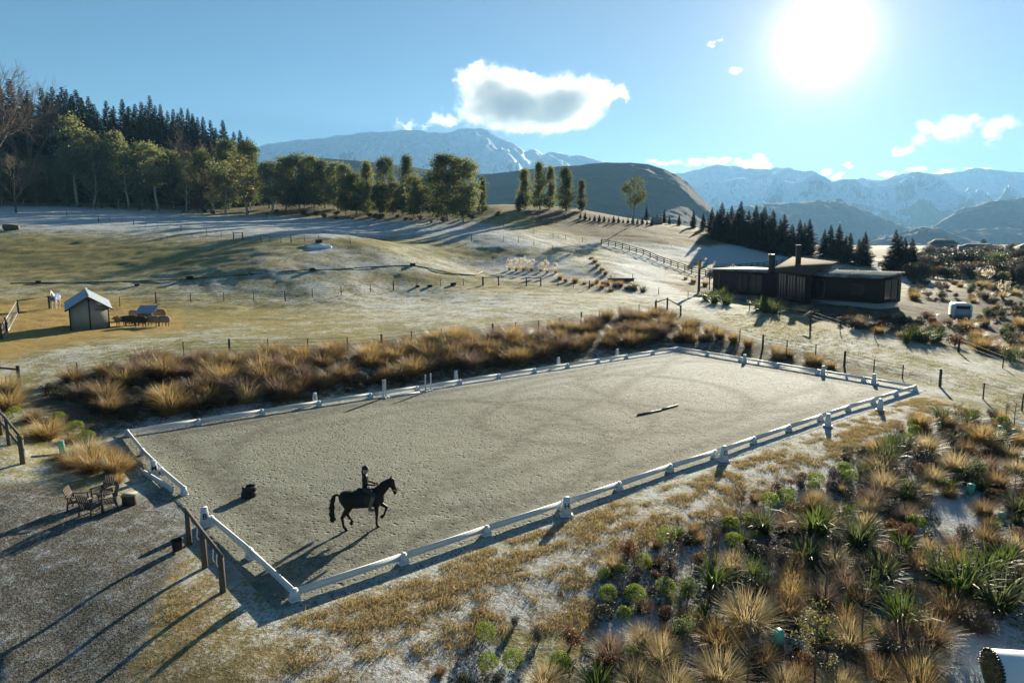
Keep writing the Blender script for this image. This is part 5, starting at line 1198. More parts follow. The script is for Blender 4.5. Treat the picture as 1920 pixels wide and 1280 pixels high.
# bed at lower right, placed plant by plant
LB = [('the H marker',1062,966),('the C marker',1357,864),('the right arena corner',1716,731),('the nearest arena corner',553,1125),('the wrapped bale',1880,1262),('the yellow leaved sapling',1527,1260),('the frosty patch guard',1818,927),('the lower right guard',1459,1216),('marker past C',1552,799),('the paired far guards',1888,815),('the bottom shrub trio',940,1225),('the palest guard',1877,974),('the right corner guard',1762,802)]
for px, by, w in ((910,1195,46),(915,1253,46),(962,1248,48),(1050,1255,52),(1165,1078,33),(1205,1064,40),(1133,1082,30),(1190,1127,48),(1140,1122,40),(1172,1160,38),(1443,948,38),(1473,938,36),(1370,992,38),(1402,985,36),(1375,1025,40),(1530,908,34),(1524,920,28),(1583,886,30),(1593,903,34),(1713,802,26),(1715,815,28),(1700,828,26),(1418,1010,24),(1480,950,28)):
    p, s = wpx(px, by, w); shr(p, s, 'hebe', LB, 'round_shrub', 'bright green rounded shrub', 'bright green round shrubs', .95, True); put(p, s)
for px, by, w in ((1132,1162,46),(1330,992,28),(1425,1047,42),(1745,987,36),(1735,870,42),(1560,917,24),(1410,1030,30),(1640,870,26),(1500,1010,30),(1590,850,22)):
    p, s = wpx(px, by, w); shr(p, s, 'shrub', LB, 'round_shrub', 'dark green rounded shrub', 'dark round shrubs', .9, True); put(p, s)
for px, by, w, m in ((1020,1290,76,2),(1205,1210,72,2),(1240,1245,84,2),(1190,1298,90,2),(1262,1300,84,2),(1480,1000,72,3),(1565,1064,62,2),(1480,1124,66,0),(1545,1134,62,3),(1610,1130,60,0),(1400,1178,125,2),(1350,1215,96,0),(1350,1285,100,2),(1470,1300,84,2),(1590,1215,80,2),(1650,1280,92,1),(1570,1305,84,2),(1720,1310,110,0),(1780,1158,84,1),(1740,1210,100,1),(1500,1000,60,2),(1655,922,62,2),(1640,948,56,3),(1700,975,52,3),(1735,928,42,2),(1750,905,50,2),(1660,1045,52,3),(1840,833,60,0),(1790,885,70,2),(1735,848,60,2),(1725,803,50,0),(1780,803,40,1),(1815,818,50,1),(1895,858,50,2),(1905,893,50,2),(1870,914,62,1),(1845,965,52,1),(1850,1015,62,1),(1790,1035,62,3),(1740,1036,52,2),(1905,1035,62,2),(1780,932,34,0),(1650,885,70,2),(1640,853,50,0),(825,1262,28,1),(1430,1250,70,1),(1540,1170,50,1),(1690,1220,80,3),(1830,1180,70,3),(1500,1060,46,0),(1540,1040,40,1)):
    p, s = wpx(px, by, w); s = min(s * 1.12, 1.7); tuss(p, s, TM[m], LB, 'tussocks in the lower right bed'); put(p, s)
for px, by, w, g in ((1340,1104,86,0),(1410,1084,58,0),(1525,1005,100,0),(1610,1024,92,1),(1510,1055,72,1),(1690,1035,62,0),(1655,1086,82,1),(1690,1176,100,0),(1800,1115,120,0),(1870,1145,120,1),(1760,1086,82,1),(1880,1066,80,0),(1665,874,70,1),(1665,850,50,0),(1820,790,40,0),(1870,834,50,0),(1120,1305,84,0),(1630,1116,72,1),(1850,1085,90,0),(1915,1120,90,1),(1580,975,50,1)):
    p, s = wpx(px, by, w); flx(p, min(s * 1.15, 2.3), ('flax', 'flaxgrey')[g], LB); put(p, s)
for px, by, w, h, m, ph in ((965,1175,30,1.1,'shrubgrey','grey leaved shrub'),(1010,1205,40,1.3,'shrubgrey','grey leaved shrub'),(1072,1210,60,.9,'shrubbrown','russet twiggy shrub'),(1145,1212,26,1.3,'shrubbrown','russet twiggy shrub'),(932,1282,42,1.0,'shrubgrey','grey leaved shrub'),(868,1285,50,.8,'shrub','dark low shrub'),(1198,1086,30,1.6,'shrubgrey','grey leaved shrub'),(1342,1016,30,1.4,'shrubgrey','grey leaved shrub'),(1385,1050,42,1.1,'shrubgrey','grey leaved shrub'),(1625,908,26,1.6,'shrub','dark low shrub'),(1610,1080,50,1.0,'shrubgrey','grey leaved shrub'),(1278,1205,62,1.3,'feather','feathery green shrub'),(1290,1125,54,1.4,'feather','feathery green shrub'),(1255,1135,40,1.2,'feather','feathery green shrub'),(1830,900,44,1.5,'feather','feathery green shrub'),(1310,1060,40,1.0,'shrubbrown','russet twiggy shrub'),(1570,1090,40,1.0,'shrubgrey','grey leaved shrub'),(1700,1010,50,1.0,'shrubbrown','russet twiggy shrub'),(1670,1000,40,1.1,'shrubbrown','russet twiggy shrub'),(1840,1105,40,1.0,'shrubbrown','russet twiggy shrub')):
    p, s = wpx(px, by, w); shr(p, s, m, LB, 'shrub', ph, 'shrubs in the lower right bed', h); put(p, s)
# fill the bed: what stands between those plants
def inpoly(poly, px, py): return float(poly_sd(poly, np.array([px]), np.array([py]))[0])
tries = 0; nfill = 0
while nfill < 300 and tries < 6000:
    tries += 1; px, py = R.uniform(800, 1960), R.uniform(770, 1300)
    if R.uniform() > .35 + .65 * (py - 770) / 500 * 1.0: pass
    if (px < 1110 and py > 1130) or inpoly(BED, px, py) > -6 or inpoly([(1730,1190),(2000,1130),(2000,1300),(1740,1300)], px, py) < 0 or ((px-1180)/60)**2 + ((py-1190)/45)**2 < 1 or ((px-1795)/55)**2 + ((py-965)/45)**2 < 1: continue
    p = hit(px, py); k = R.uniform(); s = R.uniform(.4, 1.05)
    if not free(p, s * .38): continue
    if k < .26: tuss(p, s * 1.1, TM[int(R.integers(4))], LB, 'tussocks in the lower right bed')
    elif k < .36: shr(p, s * .75, 'hebe', LB, 'round_shrub', 'bright green rounded shrub', 'bright green round shrubs', .9, True)
    elif k < .46: flx(p, s * 1.3, ('flax', 'flaxgrey')[int(R.integers(2))], LB)
    elif k < .58: shr(p, s * .9, 'shrub', LB, 'shrub', 'dark low shrub', 'shrubs in the lower right bed', .8)
    elif k < .74: shr(p, s * .8, 'shrubgrey', LB, 'shrub', 'grey leaved shrub', 'shrubs in the lower right bed', 1.1)
    elif k < .86: shr(p, s * .8, 'shrubbrown', LB, 'shrub', 'russet twiggy shrub', 'shrubs in the lower right bed', .9)
    else:
        j = int(R.integers(3)); o = inst(proto(('w', j), lambda: twig_mesh(j)), 'twiggy_shrub', p, R.uniform(0, 6.28), s * 1.1, 'shrub', 'bare twiggy shrubs'); q_(o, 'bare twiggy shrub', LB)
    put(p, s); nfill += 1
# saplings
def sapling(px, by, top, mat, label, nl=500, sz=.06, bare=False, wid=.28):
    p = hit(px, by); H = span(p, top); rg = np.random.default_rng(int(px)); t = thing('sapling', label, 'sapling', p, 0, 'young staked trees')
    tr = MB().tube([(0, 0, -.1), (rg.normal(0, .02), rg.normal(0, .02), H * .5), (0, 0, H)], [.028, .02, .006], 6); Pn = []
    for i in range(26):
        z = H * rg.uniform(.25, .97); a = rg.uniform(0, 2*PI); L = H * wid * (1.15 - z / H) + .08; e = np.array([L*math.cos(a), L*math.sin(a), z + L * .9]); tr.tube([(0, 0, z), e * (.5, .5, 0) + (0, 0, z + L*.35), e], [.009, .006, .003], 3, False)
        Pn += [np.array([0, 0, z]) + (e - (0, 0, z)) * rg.uniform(.3, 1.05) + rg.normal(0, .05, 3) for _ in range(nl // 26)]
    tr.build('trunk', M['bark'], t)
    if not bare: V, Q = leaves(np.array(Pn), sz, rg, .5); mk('crown', V, Q, M[mat], t)
    return t
sapling(1527, 1290, 1135, 'young', 'yellow leaved sapling in the lower right bed', 700)
sapling(1402, 1296, 1130, 'shrubbrown', 'bare slender sapling at the bottom left of the yellow one', bare=True)
sapling(1546, 1150, 1040, 'shrubbrown', 'bare slender sapling among tussocks above the yellow one', bare=True)
sapling(1614, 1215, 1105, 'shrubbrown', 'bare slender sapling right of the yellow one', bare=True)
sapling(1894, 1000, 862, 'shrubbrown', 'tall bare sapling right of the frosty patch', 200, .04, wid=.18)
sapling(1256, 1085, 1000, 'shrubgrey', 'grey leaved sapling left of the big flax near the H marker', 420, .05, wid=.16)
sapling(1902, 800, 752, 'shrubbrown', 'thin bare sapling at the far right end of the bed', bare=True)
sapling(1887, 782, 757, 'shrubbrown', 'small brown leaved sapling at the far right end of the bed', 160, .05)
sapling(1766, 806, 765, 'shrubbrown', 'small brown leaved sapling by the guard near the right corner', 160, .05)
sapling(1698, 900, 840, 'shrubgrey', 'thin bare sapling near the grey flax below the right corner', bare=True)
# left corner planting
LL = [('the left green guard',119,851),('the tilted green guard',205,886),('the left fence',20,820),('the timber chairs',180,950)]
for px, by, w, m in ((90,822,58,0),(18,765,70,0),(140,875,46,0),(178,882,60,0),(215,888,48,0),(168,860,60,2),(220,905,24,0),(132,832,30,1),(235,880,36,0),(200,862,40,0),(15,735,50,2),(60,790,34,1),(110,862,26,1)):
    p, s = wpx(px, by, w); s = min(s * 1.2, 1.6); tuss(p, s, TM[m], LL, 'golden tussocks by the left arena corner', ' left of the arena')
for px, by, w in ((27,780,30),(142,808,34),(163,826,34),(110,786,26)): p, s = wpx(px, by, w); shr(p, s, 'hebe', LL, 'round_shrub', 'bright green rounded shrub left of arena', 'bright green round shrubs', .8, True)
# bank behind the arena
LK = [('the E marker',590,757),('the lone jump stand',721,746),('the jump stand pair',803,732),('the left arena corner',240,817),('the far arena corner',1268,657),('the corner brace',1250,575),('the last far side marker',1157,668),('the marker right of the stands',855,712),('the middle far side marker',1047,685)]
TOPL = [(90,705),(200,692),(345,668),(431,664),(578,661),(716,653),(828,640),(924,630),(1010,622),(1090,608),(1162,594),(1240,586),(1310,625)]; BOTL = [(90,760),(240,800),(430,782),(590,748),(720,728),(855,703),(1000,684),(1157,660),(1268,648),(1330,655)]
def bankpt(px, f): y0 = np.interp(px, *zip(*TOPL)); y1 = np.interp(px, *zip(*BOTL)); return hit(px, y0 + (y1 - y0) * f)
placed = []; n = 0; tries = 0
while n < 185 and tries < 5000:
    tries += 1; px = 110 + 1200 * R.uniform() ** .8; f = R.uniform(.04, .88)
    low = px < 300 + 300 * (1 - f) * .0 and f > .25
    if low and R.uniform() < .75: continue
    if 575 < px < 690 and f > .12 and R.uniform() < .75: continue
    if px > 1090 and f > .55 and R.uniform() < .6: continue
    p = bankpt(px, f); s = R.uniform(1.2, 2.0)
    if poly_sd(ARENA, np.array([p[0]]), np.array([p[1]]))[0] < 1.3 or not free(p, s * .30): continue
    m = 'tussdark' if px > 1080 and R.uniform() < .55 else TM[int(R.choice(4, p=(.27, .46, .06, .21)))]
    tuss(p, s, m, LK, 'tussocks on the bank behind the arena', ' on the bank'); put(p, s * .60); n += 1
n = 0; tries = 0
while n < 95 and tries < 3000:
    tries += 1; px = R.uniform(80, 700) if R.uniform() < .68 else R.uniform(700, 1320); f = R.uniform(.3, .97) if px < 420 else R.uniform(.25, .98); p = bankpt(px, f); s = R.uniform(.5, 1.1)
    if poly_sd(ARENA, np.array([p[0]]), np.array([p[1]]))[0] < .9 or not free(p, s * .3): continue
    shr(p, s, 'shrub' if R.uniform() < .8 else 'shrubgrey', LK, 'shrub', 'dark low shrub on the bank', 'dark shrubs on the bank', .85, R.uniform() < .4); put(p, s * .6); n += 1
for px, by, w, m in ((1350,634,30,0),(1330,628,30,0),(1462,672,30,2),(1455,664,24,0),(1402,650,22,0),(1530,684,36,0),(1518,678,26,1),(1375,640,24,0),(1300,615,34,1),(1480,670,20,1),(1558,690,22,0),(1320,640,26,1)):
    p, s = wpx(px, by, w); tuss(p, min(s * 1.15, 1.5), TM[m], [('the far arena corner',1268,657),('the middle far marker',1543,703)], 'tussocks behind the far short side', ' beyond the short side')
# garden round the house
LH = [('the white trailer',1804,590),('the right house wing',1620,560),('the yellow topped post',1310,530),('the slanted brace post',1519,600),('the left house wing',1390,530)]
for px, by, w in ((1340,568,50),(1362,572,54),(1325,563,40),(1352,560,44),(1436,586,50),(1450,588,44),(1425,582,40),(1700,640,34),(1730,642,40),(1752,640,40),(1716,638,40),(1190,545,22),(1205,548,22),(1180,540,16)): p, s = wpx(px, by, w); flx(p, min(s * 1.1, 2.4), 'flax' if px > 1210 else 'flaxgrey', LH, ' in the garden')
n = 0; tries = 0; placed = []
GARD = [(1455,572),(1500,574),(1700,592),(1760,590),(1780,603),(1830,600),(1860,540),(1930,530),(1990,700),(1900,684),(1800,655),(1700,640),(1620,622),(1540,605)]
G2 = [(1695,530),(1850,530),(1905,560),(1780,575),(1700,560)]
while n < 190 and tries < 6000:
    tries += 1; px, py = R.uniform(1455, 1960), R.uniform(525, 700)
    if min(inpoly(GARD, px, py), inpoly(G2, px, py)) > 0: continue
    p = hit(px, py); s = R.uniform(.7, 1.6)
    if not free(p, s * .34) or abs(p[0] - 40.3) < 2.6 and abs(p[1] - 72) < 3.5: continue
    k = R.uniform(); put(p, s)
    if k < .30: tuss(p, s * 1.1, TM[int(R.integers(4))], LH, 'tussocks in the house garden', ' in the garden')
    elif k < .6: shr(p, s, 'shrubgrey' if R.uniform() < .6 else 'shrub', LH, 'shrub', 'grey garden shrub' if R.uniform() < 2 else '', 'shrubs in the house garden', .9)
    elif k < .8: shr(p, s, 'shrubbrown', LH, 'shrub', 'russet garden shrub', 'shrubs in the house garden', .8)
    else: shr(p, s * 1.1, 'feather' if R.uniform() < .5 else 'shrub', LH, 'shrub', 'green garden shrub', 'shrubs in the house garden', 1.0)
    n += 1
for i, px in enumerate(np.linspace(1120, 1185, 7)): p = hit(px, 530 + (px - 1120) * .17 + 3 * (i % 2)); tuss(p, R.uniform(.9, 1.3), TM[i % 2], [('the footbridge',1164,524)], 'tussocks along the lane', ' by the lane')
for px, by in ((1060,528),(1078,530),(1095,533),(1110,536),(1128,540),(1050,524),(1145,546),(1115,492),(1120,500),(1128,508),(1135,515),(1108,486),(1300,530),(1322,536),(1345,530),(1285,524),(1330,516)):
    p = hit(px, by); tuss(p, R.uniform(.9, 1.4), 'tussdark' if by < 520 else 'tuss', [('the footbridge',1164,524),('the yellow topped post',1310,530)], 'tussocks along the lane', ' by the lane')
# pampas with pale plumes
for px, by, hpx in ((955,507,17),(968,508,20),(982,507,20),(996,508,19),(1014,509,15),(1026,512,20),(1042,512,17),(1850,540,30),(1880,560,28),(1835,530,22)):
    p = hit(px, by); H = span(p, by - hpx) ; rg = np.random.default_rng(px); t = thing('pampas_grass', '', 'pampas grass', p, 0, 'pampas grass with pale plumes'); q_(t, 'pampas grass with pale plumes', [('the footbridge',1164,524),('the white trailer',1804,590)])
    V, Q = blades(140, .15, (H*.5, H*.8), (.1, .7), (.3, 1.2), .05, 3, rg); mk('leaves', V, Q, M['tusspale'], t)
    V, Q = [], []
    for j in range(9):
        a = rg.uniform(0, 6.28); b_ = np.array([math.cos(a)*.35*H*rg.uniform(.2, 1), math.sin(a)*.35*H*rg.uniform(.2, 1), H*rg.uniform(.8, 1.05)]); C = b_ + rg.normal(0, 1, (26, 3)) * (.05*H, .05*H, .13*H); v, q = leaves(C, .14*H, rg, .4); Q.append(q + sum(len(x) for x in V)); V.append(v)
    mk('plumes', np.concatenate(V), np.concatenate(Q), M['plume'], t)

# ------------------------------------------------------------------ trees
def conifer_arr(k, n_lv=52, slim=1.0):
    rg = np.random.default_rng(600 + k); m = []; Vq = []
    for i in range(n_lv):
        z = .05 + .93 * (i / (n_lv - 1)) ** .92; rz = .185 * slim * (1 - z) ** 1.0 * (1 if z > .2 else .75 + z) + .003
        nb = 10 if z < .8 else 7
        for j in range(nb):
            a = rg.uniform(0, 2*PI); L = rz * (rg.uniform(.5, 1.25) if z < .6 else rg.uniform(.75, 1.1)); dr = rg.uniform(-.15, .35) - .8 * sst(.6, .95, z)
            d = np.array([math.cos(a), math.sin(a), 0]); sd = np.array([-d[1], d[0], 0])
            for t in np.linspace(.25, 1, 5):
                c = d * L * t + np.array([0, 0, z - dr * L * t - .012 + .10 * L * t * t]); w = L * .34 * (1.25 - t) + .005; l = L * .34 + .006
                for s in (-1, 1):
                    tip = c + d * l * .55 + sd * s * w + np.array([0, 0, -rg.uniform(.2, .9) * w]); Vq += [c - d * l * .35, c + sd * s * w * .45 - d * .1 * l - np.array([0, 0, .15 * w]), tip, c + d * l * .5]
    V = np.array(Vq); return V, np.arange(len(V)).reshape(-1, 4)
def tree_inst(key, trunk_fn, crown_fn, name, p, H, rz, label, group, wide=1.0, tm='bark', cm='conifer', cat='tree'):
    tme = proto((key, 'tr'), lambda: mesh_only('trunk', *trunk_fn(), M[tm])); cme = proto((key, 'cr', cm), lambda: mesh_only('crown', *crown_fn(), M[cm]))
    t = thing(name, label, cat, p, rz, group, (H * wide, H * wide, H))
    for nm, me in (('trunk', tme), ('crown', cme)): o = bpy.data.objects.new(nm, me); COL.objects.link(o); o.parent = t
    return t
def conifer(p, H, k, label, group, wide=1.0, cm='conifer'):
    return tree_inst(('con', k), lambda: MB().tube([(0, 0, -.03), (0, 0, .5), (0, 0, .97)], [.016, .010, .002], 6).arr(), lambda: conifer_arr(k), 'conifer', p, H, R.uniform(0, 6.28), label, group, wide, 'bark', cm)
def gum_parts(k, kind):
    """broadleaf tree, unit height: trunk with limbs and clumped crown; kind picks the silhouette"""
    rg = np.random.default_rng(700 + k); tr = MB(); ph = rg.uniform(0, 6, 4)
    lean = rg.normal(0, .03, 2); zt = {'broad': .8, 'slim': .93, 'lone': .9, 'tall': .93, 'cone': .93}[kind]
    def ax(z): return np.array([lean[0]*z + .012*math.sin(7*z + ph[0]), lean[1]*z + .012*math.sin(6*z + ph[1]), z])
    tr.tube([ax(z) for z in np.linspace(-.02, zt, 9)], np.linspace(.018 if kind != 'slim' else .012, .004, 9), 7)
    def env(z):
        if kind == 'broad': return .30 * np.sqrt(max(0., 1 - ((z - .52) / .50) ** 2))
        if kind == 'cone': return .25 * max(0, (1.02 - z)) ** .55 * (.72 + .28 * math.sin(z * 13 + ph[3])) * (1 if z > .10 else z / .10)
        if kind == 'slim': return .115 * (.5 + .5 * math.sin(z * 9 + ph[2])) + .05 if .35 < z else .07 * (rg.uniform() < .35)
        if kind == 'lone': return .27 * max(0, math.sin(PI * (z - .38) / .64)) ** .7 if z > .38 else 0
        return (.16 * max(0, math.sin(PI * min(1, (z - .42) / .60))) ** .6 if z > .42 else .03)
    P = []; nc = {'broad': 165, 'slim': 56, 'lone': 44, 'tall': 60, 'cone': 130}[kind]; lo = {'broad': .10, 'slim': .22, 'lone': .42, 'tall': .40, 'cone': .06}[kind]; pl = {'broad': 84, 'slim': 46, 'lone': 78, 'tall': 64, 'cone': 76}[kind]
    for i in range(nc):
        z = rg.uniform(lo, .99); r = env(z)
        if r <= .01: continue
        a = rg.uniform(0, 2*PI); rr = r * math.sqrt(rg.uniform(.15, 1)) ; c = ax(min(z, zt)) * (1, 1, 0) + (rr*math.cos(a), rr*math.sin(a), z)
        if i % 3 == 0: b = ax(max(.1, min(zt, z - rr * .9 - .05))); tr.tube([b, lerp(b, c, .5) + (0, 0, -.02), c], [.006, .004, .0015], 4, False)
        s = rg.uniform(.028, .062) * (1.0 if kind != 'slim' else .8); P.append(c + rg.normal(0, 1, (pl, 3)) * (s, s, s * .75))
    P = np.concatenate(P); V, Q = leaves(P, {'broad': .027, 'slim': .026, 'lone': .028, 'tall': .027, 'cone': .026}[kind], rg, .6); return tr.arr(), (V, Q)
_gp = {}
def gum(p, H, k, kind, label, group, wide=1.0, cm='euc', tm='palebark', name='gum_tree'):
    if (k, kind) not in _gp: _gp[(k, kind)] = gum_parts(k, kind)
    a, b = _gp[(k, kind)]
    return tree_inst((k, kind), lambda: a, lambda: b, name, p, H, R.uniform(0, 6.28), label, group, wide, tm, cm)
LW = [('the leftmost bare tree',10,260),('the tallest slender gum',145,300),('the leaning pale gum',290,330),('the russet bush',372,375),('the widest slim gum',462,340),('the biggest round tree',850,330)]
con = [(20,166),(40,158),(58,172),(72,178),(97,174),(108,182),(117,172),(135,172),(143,176),(152,185),(160,177),(170,192),(182,189),(198,215),(214,197),(228,206),(244,194),(256,207),(267,203),(279,199),(287,205),(295,188),(304,205),(314,203),(326,215),(337,212),(345,219),(352,210),(364,211),(372,220),(381,227),(391,226),(404,232),(427,232),(446,253),(458,250),(470,262),(-10,170),(-30,185),(480,275)]
con += [(a + 9, b + 14) for a, b in con[2:36:2]]
for i, (px, ty) in enumerate(con):
    p = at(px, 282 + 22 * ((i * 37 % 10) / 10) ); H = span(p, ty) * 1.07; q_(conifer(p, H, i % 5, '', 'tall dark conifers of the wood', R.uniform(.95, 1.3)), 'tall dark conifer', LW)
for i in range(26):
    px = 10 + i * 18.5 + R.uniform(-6, 6); p = at(px, 276 + R.uniform(-4, 4)); H = span(p, np.interp(px, [0, 250, 400, 490], [235, 262, 280, 305]) + R.uniform(-14, 14)); q_(conifer(p, H, i % 5, '', 'tall dark conifers of the wood', 1.2), 'shorter dark conifer', LW)
G = [('tall',145,217,384,178,0,'euc',1.0),('broad',125,278,388,182,0,'euc',1.0),('broad',185,245,386,182,1,'euc',.8),('broad',222,243,388,180,2,'euc',.95),('broad',268,262,388,181,3,'euc',.85),('tall',296,268,392,172,1,'euc',1.2),('broad',325,278,384,186,0,'eucdark',1.0),('slim',352,282,392,172,0,'young',1.1),('broad',385,277,384,187,1,'eucdark',1.0),('slim',402,314,394,171,1,'young',1.1),('broad',430,258,380,190,2,'eucdark',.95),('slim',462,286,392,171,2,'young',1.9),('broad',470,258,380,190,3,'eucdark',.8),('slim',512,302,394,170,3,'young',1.9),('broad',535,290,386,180,0,'euc',1.0),('broad',562,285,384,182,1,'eucdark',1.0),('broad',588,290,384,180,2,'euc',.95),('broad',610,298,385,182,0,'eucdark',.9),('broad',633,300,386,180,3,'euc',1.0),('broad',650,305,392,172,0,'euc',.9),('broad',668,322,394,174,1,'eucdark',1.3),('cone',690,300,396,174,2,'euc',.85),('broad',726,290,394,176,3,'eucdark',.8),('cone',765,290,398,174,1,'eucdark',.85),('broad',776,325,404,168,1,'euc',.9),('broad',738,340,398,172,2,'eucdark',1.1),('broad',840,286,402,168,0,'eucdark',1.05),('broad',868,291,402,170,3,'euc',.95),('broad',812,320,400,172,1,'eucdark',1.1),('cone',905,332,386,186,1,'eucdark',.8),('cone',985,316,384,198,0,'euc',1.0),('cone',1012,302,386,198,1,'euc',.85),('cone',1031,310,386,200,2,'euc',.8),('cone',1061,313,392,198,3,'eucdark',1.15),('cone',1089,337,390,200,0,'eucdark',.95),('lone',1189,332,408,182,0,'eucdark',1.0),
 ('slim',178,262,390,176,1,'young',1.5),('slim',240,270,390,176,3,'euc',1.6),('slim',425,300,392,172,0,'euc',1.5),('broad',90,290,388,186,1,'eucdark',1.1),('broad',45,285,386,186,2,'eucdark',1.1),('broad',5,270,386,182,3,'euc',1.0),('broad',355,300,386,190,0,'eucdark',1.0),('broad',505,300,386,188,1,'eucdark',1.0),('broad',70,320,388,180,0,'eucdark',1.0),('broad',415,310,386,186,3,'eucdark',1.1),('broad',540,325,388,184,2,'eucdark',1.0),('broad',712,345,398,172,0,'eucdark',1.2),('broad',598,318,388,186,1,'eucdark',1.2),('broad',640,335,390,184,0,'eucdark',1.3),('broad',690,340,396,178,2,'eucdark',1.3),('broad',570,330,388,186,3,'eucdark',1.2),('broad',755,350,400,172,3,'euc',1.2),('broad',790,345,402,172,0,'eucdark',1.2)]
NM = {('tall','euc'): 'slender pale gum with a high crown', ('slim','young'): 'slim light green gum with sparse crown', ('slim','euc'): 'slim grey green gum with sparse crown', ('broad','euc'): 'sunlit olive green gum', ('broad','eucdark'): 'dark rounded gum', ('cone','euc'): 'upright olive gum', ('cone','eucdark'): 'dark upright gum', ('lone','eucdark'): 'lone gum with open crown'}
for kind, px, ty, by, d, k, cm, wd_ in G:
    d = d * (np.interp(px, [0, 600, 800, 920], [1.40, 1.32, 1.17, 1.0])); p = at(px, d); H = span(p, ty) * (.94 if kind == 'broad' else .97); q_(gum(p, H, k, kind, '', 'gum trees along the edge of the wood', wd_ * ((.66 if cm == 'euc' else .74) if px < 500 and kind == 'broad' else .9 if kind == 'broad' and px < 800 else 1), cm), NM[(kind, cm)], LW + [('the water tank on the hill',1232,412)])
for i, (px, ty, d, w) in enumerate(((1352,378,176,1.5),(1334,388,182,1.3),(1387,375,172,1.6),(1370,384,180,1.5),(1415,383,170,1.5),(1431,384,174,1.5),(1447,392,170,1.4),(1468,399,168,1.6),(1497,409,166,1.35),(1515,408,164,1.4),(1506,416,170,1.4),(1555,419,160,1.3),(1571,417,158,1.35),(1544,428,164,1.3),(1592,434,154,1.35),(1619,432,146,1.35),(1675,428,132,1.25),(1693,444,132,1.4),(1706,444,128,1.4),(1402,392,178,1.6),(1343,392,172,1.5),(1362,395,170,1.5),(1380,393,168,1.5),(1424,396,166,1.5),(1440,402,164,1.5),(1460,408,162,1.5),(1483,418,160,1.5),(1584,440,150,1.4),(1608,446,148,1.4),(1684,440,130,1.4),(1300,392,196,1.1),(1318,398,190,1.2),(1255,404,200,1.2),(1273,400,200,1.1),(1212,385,210,1.0),(1245,392,205,1.1))):
    p = at(px, d); H = max(2.0, span(p, ty)); q_(conifer(p, H, (i + 2) % 5, '', 'dark firs on the right hand ridge', w * (1.22 if px > 1330 else 1.1), 'conifer_right'), 'dark fir on the right ridge' if px > 1330 else 'small dark fir on the ridge', [('the lone gum',1189,370),('the water tank',1232,412),('the tall chimney',1497,480),('the far house with chimney',1766,455),('the bronze roof',1540,495)])
# bushes: in the distance, on the hill, along the wood
def bush(px, d, top, wpx_, mat, phrase, lms, name='bush', group='distant bushes'):
    p = at(px, d); H = max(.5, span(p, top)); w = wpx_ * d / FOC; k = int(R.integers(3))
    me = proto(('b', mat, k), lambda: shrub_mesh(mat, k + 20, 4200, .052)); o = inst(me, name, p, R.uniform(0, 6.28), (w * 1.05, w * 1.05, H * 1.25), 'bush', group); q_(o, phrase, lms)
LF = [('the far house with chimney',1766,455),('the white trailer',1804,590),('the right edge of the view',1918,480)]
for px, d, top, w, m in ((1785,150,474,60,'shrub'),(1805,146,478,50,'shrub'),(1760,150,492,46,'redshrub'),(1740,140,500,40,'redshrub'),(1870,150,470,60,'feather'),(1895,140,468,60,'shrub'),(1915,130,480,50,'feather'),(1845,160,480,50,'shrub'),(1830,220,462,40,'shrubgrey'),(1775,240,462,50,'shrubgrey'),(1740,230,460,40,'shrubgrey'),(1850,250,458,50,'shrubgrey'),(1700,220,462,34,'shrubgrey'),(1900,300,455,40,'shrubgrey'),(1720,170,478,40,'shrubgrey'),(1825,130,492,50,'shrubbrown'),(1860,120,500,56,'shrubgrey'),(1900,118,498,50,'shrubbrown'),(1790,132,500,50,'shrubgrey'),(1930,115,505,60,'feather'),(1690,130,492,30,'shrubgrey'),(1660,135,488,30,'shrubgrey'),(1845,350,448,14,'shrub'),(1815,190,470,44,'shrubgrey'),(1880,200,464,44,'shrub'),(1800,142,466,86,'shrub'),(1838,150,472,76,'shrub'),(1882,136,468,80,'feather'),(1915,126,460,84,'shrub'),(1766,152,478,54,'redshrub'),(1722,150,476,54,'shrubgrey'),(1860,124,486,70,'shrub'),(1935,118,480,80,'shrubgrey'),(1820,128,488,60,'shrubgrey')):
    bush(px, d, top, w, m, {'shrub': 'dark green bush', 'redshrub': 'dull red bush', 'feather': 'grey green bush', 'shrubgrey': 'grey leafless bush', 'shrubbrown': 'russet bush'}[m], LF)
rb = np.random.default_rng(11)
for i in range(34):
    px = rb.uniform(1690, 1935); d = rb.uniform(112, 230); g = at(px, d); m = ('shrubgrey', 'shrub', 'feather', 'shrubbrown', 'shrub')[int(rb.integers(5))]
    bush(px, d, proj(g)[1] - rb.uniform(1.6, 4.0) * FOC / d, rb.uniform(2, 5) * FOC / d, m, {'shrub': 'dark green bush', 'feather': 'grey green bush', 'shrubgrey': 'grey leafless bush', 'shrubbrown': 'russet bush'}[m], LF)
for px, top in zip(np.linspace(1088, 1222, 16), np.interp(np.linspace(1088, 1222, 16), [1088, 1150, 1222], [389, 399, 412])):
    p = at(px, 186); q_(conifer(p, R.uniform(1.2, 2.2), int(R.integers(5)), '', 'young conifers planted in a row on the hill', 1.8), 'young conifer in the hilltop row', [('the lone gum',1189,370),('the last upright gum',1089,365),('the water tank',1232,412)])
bush(973, 190, 360, 18, 'shrub', 'dark rounded bush left of upright gums', LW); bush(372, 236, 367, 26, 'shrubbrown', 'russet bush between slim light gums', LW, group='scrub along the wood')
